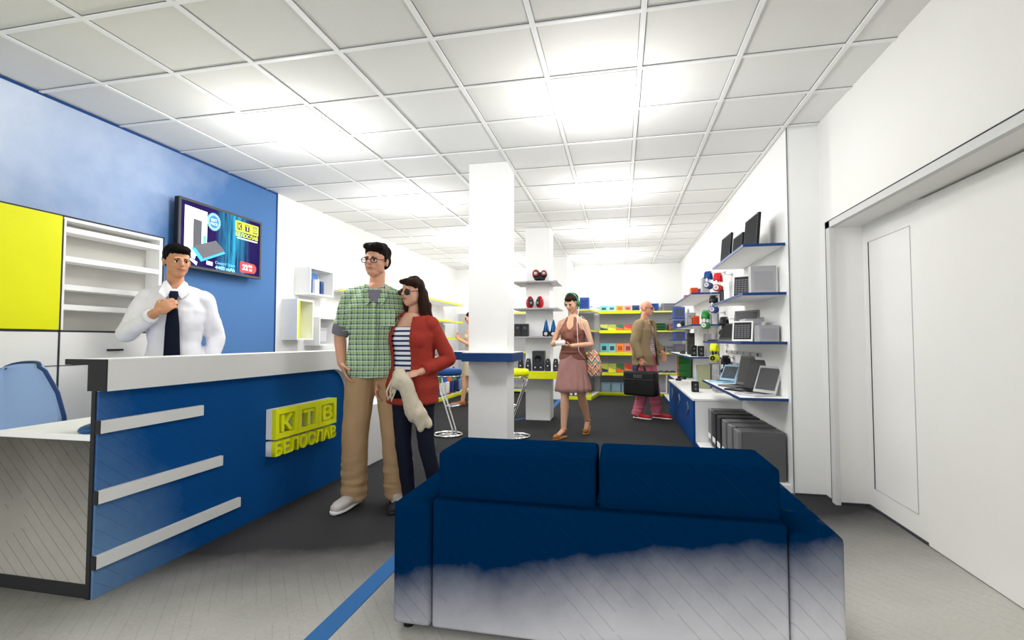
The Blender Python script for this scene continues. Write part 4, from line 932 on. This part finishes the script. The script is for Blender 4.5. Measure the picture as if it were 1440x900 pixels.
def shoe(t, an, to, ma, sole, k, low=0.0, name='shoe'):
    an, to = V(an), V(to); d = (to-an); d.z = 0; d.normalize(); s = V((-d.y, d.x, 0)); z0 = min(an.z-.075*k, to.z-.03*k)
    z0 = max(z0, low)
    m = NB(); hb = an-d*.055*k; R = []
    for f_, w, hh in ((-.0, .024, .06), (.04, .036, .085), (.12, .038, .085), (.24, .042, .06), (.36, .049, .048), (.47, .048, .044), (.56, .036, .034), (.60, .018, .022)):
        f_ *= .47; c = hb+d*f_*k*1.0; c.z = z0+.018*k+hh*k*.5
        R.append(ring(m, c, s, V((0, 0, 1)), w*k, hh*k*.5+.006*k, 16, 2.6))
    skinr(m, R); o = obj(name, m, ma, t, True)
    m = NB(); R = []
    for f_, w in ((-.005, .022), (.03, .038), (.12, .040), (.24, .045), (.36, .052), (.47, .051), (.56, .040), (.605, .022)):
        f_ *= .47; c = hb+d*f_*k; c.z = z0+.012*k; R.append(ring(m, c, s, V((0, 0, 1)), w*k, .012*k, 16, 3))
    skinr(m, R); obj('sole', m, sole, o, True); return o
def hairblob(items, h, Rh, k, voxel, disp, ma, t, parent, name='hair'):
    m = NB()
    for it in items:
        if it[0] == 'e': ell(m, h(it[1]), tuple(x*k for x in it[2]), Rh)
        else: cap(m, h(it[1]), h(it[2]), it[3]*k, it[4]*k)
    m = fuse(m, voxel, disp, 2); return obj(name, m, ma, parent, True)
BH = mat('hair_black', '#100E0E', .7, var=.5, scale=60, spec=.08); BR = mat('hair_brown', '#33211A', .7, var=.4, scale=60, spec=.08); DB = mat('hair_dark_brown', '#1E1613', .7, var=.4, scale=60, spec=.08)
def haird(a=.004, s=55): return lambda p: a*noise.noise(V((p.x*s, p.y*s, p.z*s*.35)))
STD = dict(shoL=(.178, 0, 1.395), shoR=(-.178, 0, 1.395), hipL=(.085, 0, .90), hipR=(-.085, 0, .90), kneL=(.10, -.01, .49), kneR=(-.10, -.01, .49), ankL=(.11, .02, .085), ankR=(-.11, .02, .085), toeL=(.13, -.13, .035), toeR=(-.13, -.13, .035), head=(0, -.015, 1.645))
STDF = dict(STD, shoL=(.155, 0, 1.39), shoR=(-.155, 0, 1.39))
UP = (0, 0, 1)

# 1. man in the plaid shirt
J = dict(STD, shoL=(.155, .02, 1.39), shoR=(-.174, 0, 1.395), elbR=(-.245, .06, 1.15), wriR=(-.215, -.04, .955), handR=((.35, -.25, -.9), (.9, .1, .2), (0, -1, 0), .4), elbL=(.17, .16, 1.15), wriL=(.24, .22, .98), handL=((.1, -.5, -.8), (-1, 0, 0), (0, -1, 0), .5),
         hipR=(-.09, 0, .90), hipL=(.09, 0, .90), kneR=(-.125, -.02, .49), kneL=(.13, -.02, .49), ankR=(-.135, .02, .085), ankL=(.15, .02, .085), toeR=(-.20, -.12, .035), toeL=(.19, -.13, .035), headrot=(4, 3, -22), browm=DB, lipm=lipm('#B0685C'))
t, P, k, h, Rh, tx, secs = person('tall person in green plaid shirt and tan trousers wearing black glasses', (-1.72, 3.30, 0), radians(22), 1.845, J, 'm', skin('#D09A7E'), 1.06)
PL = plaid('green_plaid', '#A4BFA6', '#94B455', '#26344C', '#DCE4EC', .036)
m = shirt_mesh(P, k, secs, 'm', .86, {'R': .86, 'L': .86}, .016, .010, (.060, .056, .05)); m = fuse(m, .009, wr(.006, 11)); sh = obj('plaid_shirt', m, PL, t, True)
GT = cloth('grey_undershirt', '#7E7C88')
m = NB(); A = P['shoR']; B = P['elbR']; cyl(m, A+(B-A)*.72, A+(B-A)*1.02, .062*k, .058*k, 20); A = P['shoL']; B = P['elbL']; cyl(m, A+(B-A)*.72, A+(B-A)*1.02, .062*k, .058*k, 20); m = fuse(m, .009, wr(.006, 20)); obj('rolled_sleeve', m, GT, sh, True)
m = NB(); prism(m, [(-.045*k, 1.44*k), (0, 1.30*k), (.045*k, 1.44*k)], 'y', -.150*k, -.10*k); obj('undershirt_neck', m, GT, sh)
for s in (-1, 1):
    m = NB(); prism(m, [(s*.012, 1.375*k), (s*.05*k, 1.335*k), (s*.085*k, 1.40*k), (s*.062*k, 1.485*k), (s*.045*k, 1.47*k)], 'y', -.155*k, -.09*k)
    for v in m.verts: v.co.y += max(0, (v.co.z/k-1.34))*.35
    obj('collar', m, PL, sh)
m = NB(); box(m, -.014, .014, -.158*k, -.15*k, .93*k, 1.36*k); 
for v in m.verts: v.co.y += (.012 if v.co.z < 1.1*k else 0)
obj('button_placket', m, PL, sh)
m = NB(); box(m, .045*k, .135*k, -.150*k, -.140*k, 1.2*k, 1.31*k, .003); obj('chest_pocket', m, PL, sh)
m = trousers_mesh(P, k, secs, .045, (.105, .088, .084), 1.02)
def tw(p): return .007*noise.noise(V((p.x*9, p.y*9, p.z*(9 if p.z > .35 else 22)))) + (.008*noise.noise(V((p.x*6, 3, p.z*38))) if p.z < .3 else 0)
m = fuse(m, .010, tw); obj('trousers', m, cloth('khaki', '#B59570', .12), t, True)
WS = mat('sneaker_grey', '#C9C3C0', .7)
for s in 'RL': o = shoe(t, P['ank'+s], P['toe'+s], WS, M['white'], k)
hairblob([('e', (0, .026, .060), (.086, .098, .076)), ('e', (.015, -.050, .094), (.068, .046, .034)), ('e', (-.03, -.06, .10), (.035, .03, .025)), ('e', (0, .06, .01), (.078, .055, .07)), ('e', (.068, .02, .03), (.014, .04, .045)), ('e', (-.068, .02, .03), (.014, .04, .045))], h, Rh, k, .006, haird(.007, 42), DB, t, t)
g = NB()
for s in (-1, 1):
    pts = [h((s*.033+.0235*cos(a)*(abs(cos(a))**-.25 if abs(cos(a)) > .01 else 1), -.1005, .002+.0155*sin(a)*(abs(sin(a))**-.25 if abs(sin(a)) > .01 else 1))) for a in [2*pi*i/20+.01 for i in range(20)]]
    tube(g, pts, .0026*k, 6, True); tube(g, [h((s*.058, -.100, .008)), h((s*.076, -.06, .008)), h((s*.080, .01, .01))], .0026*k, 6)
tube(g, [h((-.010, -.1005, .006)), h((0, -.106, .009)), h((.010, -.1005, .006))], .0026*k, 6); obj('glasses', g, M['black'], t, True)

# 2. woman in the rust cardigan
J = dict(STDF, lean=0, elbL=(.275, .07, 1.13), wriL=(.125, -.14, 1.04), handL=((-.75, -.5, -.2), (0, .7, -.7), (0, -.3, 1), .5), elbR=(-.24, .07, 1.15), wriR=(-.26, -.05, .95), handR=((0, -.3, -1), (1, 0, 0), (0, -1, 0), .5),
         kneL=(.13, -.03, .49), kneR=(-.05, -.05, .50), ankL=(.20, .04, .085), ankR=(-.03, .02, .085), toeL=(.20, -.10, .035), toeR=(-.06, -.13, .035), headrot=(3, 0, -16), browm=BR, lipm=lipm('#B4585A'))
t, P, k, h, Rh, tx, secs = person('person in rust-red cardigan and striped top with sunglasses beside the plaid-shirted man', (-1.435, 3.30, 0), radians(-2), 1.60, J, 'f', skin('#D8A58C'))
CR = cloth('rust_cardigan', '#A23A30', .22)
m = NB(); S_ = [(s[0], s[1], s[2], s[3]+.014*k, s[4]+.014*k) for s in secs if .86*k < s[0] <= 1.43*k]; loft(m, S_, 28, 2.3)
for s in (-1, 1): ell(m, (s*.066*k, -.080*k, 1.28*k), (.062*k, .056*k, .060*k))
m = fuse(m, .008, wr(.003, 12)); obj('striped_top', m, hstripe('navy_stripes', '#F0F0F2', '#2C3C68', .034), t, True)
m = shirt_mesh(P, k, secs, 'f', .80, {'L': 1.85, 'R': 1.85}, .028, .02, (.052, .050, .042)); m = fuse(m, .009, wr(.008, 9))
bmesh.ops.delete(m, geom=[f for f in m.faces if (lambda c: c.y < -.04 and -.105*k < c.x < (.045+(.10 if c.z < .95*k else 0)*0)*k and c.z > .84*k)(f.calc_center_median())], context='FACES')
card = obj('cardigan', m, CR, t, True); sd = card.modifiers.new('thick', 'SOLIDIFY'); sd.thickness = .006; sd.offset = 1
m = trousers_mesh(P, k, secs, .03, (.092, .062, .05)); m = fuse(m, .009, wr(.004, 12)); obj('jeans', m, cloth('dark_jeans', '#1D2130', .2), t, True)
for s in 'RL': shoe(t, P['ank'+s], P['toe'+s], M['charcoal'], M['charcoal'], k)
hairblob([('e', (0, .026, .052), (.086, .098, .078)), ('c', (-.070, .02, .02), (-.082, .035, -.16), .028, .034), ('c', (.070, .02, .04), (.085, .04, -.17), .034, .045), ('c', (.03, .07, 0), (.05, .085, -.20), .055, .055), ('c', (-.03, .07, 0), (-.045, .08, -.18), .055, .05), ('c', (.10, .06, -.10), (.12, .06, -.21), .03, .025), ('e', (-.03, -.055, .085), (.05, .035, .028)), ('e', (.045, -.045, .075), (.036, .04, .035))], h, Rh, k, .007, haird(.013, 30), BR, t, t)
g = NB()
for s in (-1, 1): ell(g, h((s*.033, -.096, .0)), (.030*k, .008*k, .023*k), Rh, 18); tube(g, [h((s*.058, -.095, .006)), h((s*.078, -.05, .008)), h((s*.080, .01, .01))], .003*k, 6)
tube(g, [h((-.012, -.100, .006)), h((.012, -.100, .006))], .003*k, 6); obj('sunglasses', g, mat('tinted_lens', '#1D1014', .12, spec=.6), t, True)
m = NB()
a0 = t.matrix_basis.inverted()
def tl(x, y, z): return V((x*k, y*k, z*k))
cap(m, tl(-.02, -.19, 1.03), tl(-.02, -.20, .96), .045*k, .05*k); cap(m, tl(.03, -.20, .98), tl(.10, -.17, .74), .055*k, .065*k); cap(m, tl(.10, -.16, .80), tl(.20, -.14, .66), .05*k, .03*k); cap(m, tl(.13, -.17, .74), tl(.15, -.17, .64), .06*k, .03*k)
m = fuse(m, .008, wr(.008, 30, .4)); bag = obj('cloth_bag', m, cloth('cream_linen', '#D6CBB4', .2, 40), None, True)
bag.location = t.location; bag.rotation_euler = t.rotation_euler; tag(bag, 'crumpled cream cloth bag hanging from the hand of the person in the rust cardigan', 'bag')
m = NB(); tube(m, [tl(-.06, -.20, 1.0), tl(-.11, -.20, .90), tl(-.10, -.20, .84), tl(-.06, -.20, .90), tl(-.04, -.20, .98)], .009*k, 8); tube(m, [tl(-.05, -.21, 1.0), tl(-.075, -.21, .90), tl(-.065, -.21, .83), tl(-.04, -.21, .90), tl(-.02, -.21, .98)], .009*k, 8); obj('strap', m, cloth('cream_strap', '#D6CBB4', .1, 40), bag, True)

# 3. clerk behind the counter
J = dict(STD, shoL=(.165, 0, 1.39), shoR=(-.165, 0, 1.39), elbR=(-.265, -.03, 1.15), wriR=(-.085, -.215, 1.285), handR=((.75, -.05, .55), (.15, 1, -.1), (0, -.2, 1), .95, .4), elbL=(.235, .05, 1.13), wriL=(.22, -.06, .90), handL=((0, -.3, -1), (-1, 0, 0), (0, -1, 0), .5), headrot=(9, 0, 24), browm=BH, lipm=lipm('#A8665A'))
t, P, k, h, Rh, tx, secs = person('person in white shirt and dark tie adjusting the knot behind the counter', (-3.14, 3.00, 0), radians(40), 1.845, J, 'm', skin('#C8916E'), .93)
WSH = cloth('white_shirt', '#EEEDF4', .05)
m = shirt_mesh(P, k, secs, 'm', .86, {'R': 1.86, 'L': 1.9}, .018, .0, (.064, .060, .044)); m = fuse(m, .009, wr(.009, 9)); sh = obj('shirt', m, WSH, t, True)
for s, e in (('R', .88), ('L', .92)):
    B = P['elb'+s]; Cc = P['wri'+s]; m = NB(); cyl(m, B+(Cc-B)*(e-.12), B+(Cc-B)*e, .046*k, .042*k, 22); obj('cuff', m, WSH, sh, True)
for s in (-1, 1):
    m = NB(); prism(m, [(s*.004, 1.435*k), (s*.045*k, 1.385*k), (s*.085*k, 1.425*k), (s*.066*k, 1.50*k), (s*.05*k, 1.51*k)], 'y', -.135*k, -.08*k)
    for v in m.verts: v.co.y += max(0, (v.co.z/k-1.40))*.6
    obj('collar', m, WSH, sh)
m = NB(); R = []
for z, w, y in ((1.435, .022, -.118), (1.405, .028, -.140), (1.375, .020, -.150), (1.36, .024, -.155), (1.2, .040, -.162), (1.02, .046, -.150), (.90, .046, -.150), (.86, .020, -.150)): R.append(ring(m, V((0, y*k, z*k)), V((1, 0, 0)), V((0, 1, 0)), w*k, .009*k, 12, 3))
skinr(m, R); obj('necktie', m, cloth('navy_tie', '#141B2C', .1), t, True)
m = trousers_mesh(P, k, secs, .04); m = fuse(m, .011); obj('trousers', m, cloth('clerk_trousers', '#20232C'), t, True)
for s in 'RL': shoe(t, P['ank'+s], P['toe'+s], M['black'], M['black'], k)
hairblob([('e', (0, .024, .054), (.082, .096, .074)), ('e', (0, -.045, .084), (.066, .046, .034)), ('e', (0, .06, .01), (.074, .05, .06)), ('e', (.068, .014, .034), (.012, .032, .038)), ('e', (-.068, .014, .034), (.012, .032, .038))], h, Rh, k, .006, haird(.004, 50), BH, t, t)

# 4. walking woman in the dusty pink dress
J = dict(STDF, lean=0, elbR=(-.25, -.03, 1.13), wriR=(-.10, -.21, 1.16), handR=((.65, -.55, .15), (.2, .2, -1), (.2, -1, .3), .9, .3), elbL=(.245, -.02, 1.13), wriL=(.06, -.20, 1.11), handL=((-.85, -.4, .1), (0, .1, 1), (0, -1, .2), .35, .8),
         hipR=(-.08, 0, .9), kneR=(-.07, -.10, .50), ankR=(-.07, -.14, .10), toeR=(-.10, -.30, .035), kneL=(.09, .05, .48), ankL=(.10, .24, .17), toeL=(.10, .17, .05), headrot=(24, 0, -8), head=(0, -.035, 1.635), browm=BR, lipm=lipm('#B0625C'))
t, P, k, h, Rh, tx, secs = person('person walking in dusty pink halter dress, looking down at a small white device', (-.565, 6.12, 0), radians(-16), 1.73, J, 'f', skin('#D9A98A'))
def pleat():
    m = NT('dusty_pink', .85, 0, .1); x = m.xyz(m.obj()); m.col(m.mix(m.noise(7, m.obj()), lin('#B58A84'), lin('#9A6F69'))); return m.m
PK = pleat(); PB = cloth('rose_brown', '#8E5E52', .2)
m = NB(); R = []
for i in range(10):
    f_ = i/9; z = (1.02-.47*f_)*k; rx = (.150+.075*f_**.8)*k; ry = (.112+.085*f_**.8)*k; row = []
    for j in range(96):
        a = 2*pi*j/96; rr = 1+.045*f_*sin(a*16)+.02*f_*sin(a*5+1); row.append(m.verts.new((rx*rr*cos(a), ry*rr*sin(a)+.0, z+.008*f_*sin(a*16))))
    R.append(row)
skinr(m, R, False); sk_ = obj('pleated_skirt', m, PK, t, True); sd = sk_.modifiers.new('thick', 'SOLIDIFY'); sd.thickness = .004
m = NB(); S_ = [(s[0], s[1], s[2], s[3]+.011*k, s[4]+.011*k) for s in secs if .9*k < s[0] <= 1.32*k]; loft(m, [(.94*k, 0, 0, .178*k, .125*k)]+S_[1:], 28, 2.3)
for s in (-1, 1):
    ell(m, (s*.068*k, -.080*k, 1.28*k), (.072*k, .064*k, .076*k)); cap(m, (s*.080*k, -.082*k, 1.31*k), (s*.045*k, -.05*k, 1.455*k), .050*k, .018*k); cap(m, (s*.02*k, -.10*k, 1.21*k), (s*.07*k, -.085*k, 1.33*k), .05*k, .04*k)
m = fuse(m, .008, wr(.005, 14, 2)); 
for v in m.verts: pass
bo = obj('halter_bodice', m, PB, t, True)
m = NB(); tube(m, [(.172*k*cos(2*pi*i/30)*.86, .118*k*sin(2*pi*i/30)*1.0, 1.03*k) for i in range(30)], .016*k, 8, True); obj('waist_sash', m, PB, sk_, True)
TN = C('#B4783C', .6)
for s, lo in (('R', 0), ('L', .045)):
    an, to = P['ank'+s], P['toe'+s]; dn = V((to.x-an.x, to.y-an.y, 0)).normalized(); m = NB()
    hl = an-dn*.045*k; hl.z = .012 if s == 'R' else an.z-.075*k
    pts = [hl, hl+(to-hl)*.5+V((0, 0, -.0)), to+dn*.04*k]; pts[1].z -= 0; 
    if s == 'R':
        for p_ in pts: p_.z = .010
    else: pts[2].z = .012; pts[1].z = .035
    sd_ = V((-dn.y, dn.x, 0)); R = [ring(m, p_, sd_, V((0, 0, 1)), w*k, .008*k, 14, 3) for p_, w in ((pts[0]-dn*.01, .02), (pts[0]+dn*.02, .032), (pts[1], .034), (pts[2]-dn*.03, .042), (pts[2]+dn*.005, .02))]; skinr(m, R)
    so = obj('sandal', m, TN, t, True)
    m = NB(); tube(m, [an+V((.038*k*cos(a), .042*k*sin(a), -.0)) for a in [2*pi*i/16 for i in range(16)]], .006*k, 6, True); tube(m, [to-dn*.01+sd_*.042*k*cos(a)+V((0, 0, .036*k*sin(a)-.012)) for a in [pi*i/8 for i in range(9)]], .009*k, 6); tube(m, [an-dn*.02+V((0, 0, .005)), hl+V((0, 0, .01))], .008*k, 6); cap(m, to-dn*.0, to+dn*.035*k, .03*k, .02*k, 10); obj('strap', m, TN, so, True)
hairblob([('e', (0, .024, .050), (.081, .098, .077)), ('e', (0, .06, .0), (.070, .05, .06)), ('e', (0, .105, .04), (.04, .035, .04)), ('e', (0, -.055, .074), (.056, .034, .030))], h, Rh, k, .006, haird(.004, 50), BR, t, t)
hpt = thing('headphones', 'green headphones worn on the head of the walking person in pink dress', 'headphones', t.location, t.rotation_euler.z)
m = NB(); tube(m, [h((.088*cos(radians(a)), .012, .002+.130*sin(radians(a)))) for a in range(0, 181, 12)], .008*k, 8); obj('headband', m, C('#2A9078', .35), hpt, True)
for s in (-1, 1): m = NB(); ell(m, h((s*.088, .012, -.008)), (.018*k, .034*k, .04*k), Rh, 14); obj('ear_cup', m, C('#1E7A5C', .4), hpt, True)
m = NB(); tube(m, [h((.09, 0, -.05)), V((.10, -.12, 1.38))*k, V((.12, -.15, 1.2))*k, V((.14, -.17, 1.05))*k, V((.20, -.10, .95))*k], .003, 6); obj('cable', m, M['white'], hpt, True)
dv = thing('handheld_device', 'small white device held in the hands of the walking person', 'device', t.location, t.rotation_euler.z)
m = NB(); box(m, -.10*k, .005*k, -.32*k, -.25*k, 1.13*k, 1.165*k, .005, Euler((radians(25), 0, 0))); obj('casing', m, M['white'], dv); m = NB(); box(m, -.09*k, -.005*k, -.31*k, -.26*k, 1.164*k, 1.168*k, 0, Euler((radians(25), 0, 0)), (-.05*k, -.285*k, 1.148*k)); obj('lid_plate', m, M['ltgrey'], dv)
def zigzag():
    m = NT('zigzag_weave', .9, 0, .1); x = m.xyz(m.obj()); tri = m.math('PINGPONG', m.math('ADD', x[0], x[1]), .045); v = m.math('ADD', x[2], m.math('MULTIPLY', tri, 1.4))
    v2 = m.math('SUBTRACT', x[2], m.math('MULTIPLY', m.math('PINGPONG', m.math('ADD', x[0], .02), .05), 1.2))
    c = lin('#E8D8C8')
    for vv, per, w, of, cc in ((v, .09, .3, 0, '#D8784A'), (v, .09, .12, .4, '#2A2434'), (v, .09, .14, .6, '#C8487A'), (v2, .10, .15, .2, '#E2B03A'), (v2, .10, .08, .6, '#2A2434'), (v, .18, .1, .8, '#4A9AA8')): c = m.mix(stripes(m, vv, per, w, of), c, lin(cc))
    m.col(c); return m.m
bg = thing('shoulder_bag', 'colourful zigzag-patterned shoulder bag at the hip of the walking person', 'bag', t.location, t.rotation_euler.z)
m = NB(); loft(m, [(.74*k, .27*k, .03, .075*k, .05*k), (.77*k, .27*k, .03, .088*k, .06*k), (.9*k, .265*k, .03, .085*k, .055*k), (1.02*k, .25*k, .02, .065*k, .035*k), (1.06*k, .24*k, .02, .03*k, .02*k)], 22, 2.8); obj('bag_body', m, zigzag(), bg, True)
m = NB(); tube(m, [V(p)*k for p in ((.245, -.02, 1.05), (.22, -.07, 1.2), (.14, -.085, 1.40), (.125, -.04, 1.475), (.13, .04, 1.46), (.19, .10, 1.25), (.24, .06, 1.05))], .005, 6); obj('strap', m, C('#D8D2CC'), bg, True)

# 5. man with the jacket and briefcase
J = dict(STD, lean=.02, elbR=(-.25, .04, 1.13), wriR=(-.25, -.06, .89), handR=((0, -.1, -1), (1, 0, 0), (0, -1, 0), 1.3), elbL=(.25, .02, 1.15), wriL=(.20, -.18, .98), handL=((-.1, -.3, -.9), (-1, 0, 0), (0, -1, 0), .6),
         kneR=(-.09, -.03, .49), ankR=(-.09, .10, .085), toeR=(-.10, -.06, .035), kneL=(.09, -.08, .49), ankL=(.10, -.12, .085), toeL=(.11, -.28, .035), headrot=(2, 0, 8), head=(0, -.03, 1.635), browm=C('#8A6A58'), lipm=lipm('#B07468'))
t, P, k, h, Rh, tx, secs = person('bald person in tan jacket and pink trousers standing in profile with sunglasses', (.37, 7.72, 0), radians(60), 1.75, J, 'm', skin('#D3957A'), 1.08)
JK = cloth('tan_jacket', '#9C8868', .22)
m = NB(); S_ = [(s[0], s[1], s[2], s[3]+.012*k, s[4]+.014*k) for s in secs if .86*k < s[0] <= 1.45*k]; loft(m, S_, 28, 2.3); m = fuse(m, .009); obj('plaid_shirt', m, plaid('pink_plaid', '#E8C4C8', '#6E9CC8', '#D2506A', '#F2F2F0', .06), t, True)
m = shirt_mesh(P, k, secs, 'm', .80, {'R': 1.9, 'L': 1.85}, .035, .03, (.076, .066, .055)); m = fuse(m, .010, wr(.007, 8))
bmesh.ops.delete(m, geom=[f for f in m.faces if (lambda c: c.y < -.02 and abs(c.x) < (.052+.055*max(0, min(1, 1-abs(c.z/k-1.05)/.4)))*k)(f.calc_center_median())], context='FACES')
jk = obj('jacket', m, JK, t, True); sd = jk.modifiers.new('thick', 'SOLIDIFY'); sd.thickness = .008; sd.offset = 1
for s in (-1, 1):
    m = NB(); prism(m, [(s*.035*k, 1.12*k), (s*.085*k, 1.33*k), (s*.105*k, 1.40*k), (s*.06*k, 1.475*k), (s*.04*k, 1.43*k)], 'y', -.17*k, -.15*k)
    for v in m.verts: v.co.y += max(0, v.co.z/k-1.25)*.32
    obj('lapel', m, JK, jk)
m = NB(); box(m, -.235*k, -.225*k, -.07, .07, .93*k, 1.0*k, .003); obj('pocket_flap', m, JK, jk)
m = trousers_mesh(P, k, secs, .035, (.102, .082, .075), 1.05); m = fuse(m, .010, tw); obj('trousers', m, cloth('coral_pink', '#E27A8E', .12), t, True)
RD = C('#C0202A', .6)
for s in 'RL': shoe(t, P['ank'+s], P['toe'+s], RD, M['white'], k)
g = NB()
for s in (-1, 1): ell(g, h((s*.033, -.093, .004)), (.028*k, .009*k, .018*k), Rh, 16); tube(g, [h((s*.058, -.092, .008)), h((s*.078, -.04, .010)), h((s*.082, .02, .012))], .003*k, 6)
obj('sunglasses', g, mat('amber_lens', '#1E1812', .12, spec=.6), t, True)
bc = thing('briefcase', 'large soft black briefcase carried by the bald person', 'briefcase', t.location, t.rotation_euler.z)
m = NB(); box(m, -.33*k, -.17*k, -.30*k, .20*k, .36*k, .72*k, .045); obj('case', m, mat('briefcase_black', '#18191C', .6, bump=.2), bc, True)
m = NB(); tube(m, [V(p)*k for p in ((-.25, -.12, .715), (-.25, -.11, .78), (-.25, -.08, .815), (-.25, -.03, .815), (-.25, 0, .78), (-.25, .01, .715))], .012, 8); obj('handle', m, M['charcoal'], bc, True)
m = NB(); box(m, -.345*k, -.33*k, -.12*k, .02*k, .62*k, .67*k, .004); obj('front_tab', m, M['dkgrey'], bc); m = NB(); tube(m, [(-.337*k, -.28*k, .60*k), (-.337*k, .18*k, .60*k)], .004, 6); obj('zip', m, M['dkgrey'], bc)

# 6. customer partly hidden behind the nearest column
J = dict(STDF, elbR=(-.24, -.03, 1.14), wriR=(-.12, -.22, 1.28), handR=((.4, -.5, .7), (.5, .8, 0), (0, -.5, 1), .8), elbL=(.24, -.05, 1.15), wriL=(.08, -.24, 1.25), handL=((-.4, -.5, .6), (-.5, .8, 0), (0, -.5, 1), .8), kneL=(.08, -.12, .5), ankL=(.08, -.16, .09), toeL=(.08, -.32, .035), ankR=(-.09, .16, .12), toeR=(-.09, .03, .04), headrot=(10, 0, 0), browm=BR, lipm=lipm('#A8605A'))
t, P, k, h, Rh, tx, secs = person('person in beige dress with sunglasses, half hidden behind the nearest column', (-2.62, 8.6, 0), radians(-70), 1.66, J, 'f', skin('#D9A684'), voxel=.008)
m = NB(); loft(m, [(.56*k, 0, 0, .20*k, .17*k), (.75*k, 0, 0, .195*k, .15*k), (.93*k, 0, 0, .185*k, .13*k), (1.09*k, 0, 0, .15*k, .108*k), (1.2*k, 0, 0, .155*k, .118*k), (1.31*k, 0, 0, .168*k, .122*k), (1.37*k, 0, 0, .13*k, .10*k)], 28, 2.2)
for s in (-1, 1): ell(m, (s*.07*k, -.082*k, 1.285*k), (.064*k, .056*k, .064*k)); cap(m, (s*.085*k, -.09*k, 1.33*k), (s*.10*k, .03*k, 1.455*k), .02*k, .018*k)
m = fuse(m, .010, wr(.006, 10)); obj('dress', m, cloth('beige_dress', '#D8C8AC', .12), t, True)
for s in 'RL': shoe(t, P['ank'+s], P['toe'+s], C('#A8643C'), C('#6A4028'), k)
hairblob([('e', (0, .024, .052), (.083, .100, .078)), ('e', (0, .06, .0), (.072, .05, .06)), ('e', (0, .11, .03), (.04, .04, .045))], h, Rh, k, .008, None, DB, t, t)
g = NB()
for s in (-1, 1): ell(g, h((s*.033, -.094, .002)), (.030*k, .009*k, .020*k), Rh, 14)
obj('sunglasses', g, M['black'], t, True)

# ------------------------------------------------------------------ camera, light, view
H_ = 1.17; F_px = 700.; T_ = 28/F_px; pit = atan(T_); yaw = atan(152*cos(pit)/F_px)
cd = bpy.data.cameras.new('camera'); co = bpy.data.objects.new('camera', cd); COL.objects.link(co)
co.location = (0, 0, H_); co.rotation_euler = (pi/2+pit, 0, yaw); cd.sensor_width = 36; cd.lens = F_px/1440*36; cd.clip_start = .05
bpy.context.scene.camera = co
w = bpy.data.worlds.new('world'); bpy.context.scene.world = w; w.use_nodes = True
w.node_tree.nodes['Background'].inputs[0].default_value = (.97, .98, 1, 1); w.node_tree.nodes['Background'].inputs[1].default_value = 1.3
vs = bpy.context.scene.view_settings; vs.view_transform = 'Standard'; vs.look = 'None'; vs.gamma = 1; vs.use_curve_mapping = False; vs.exposure = .6
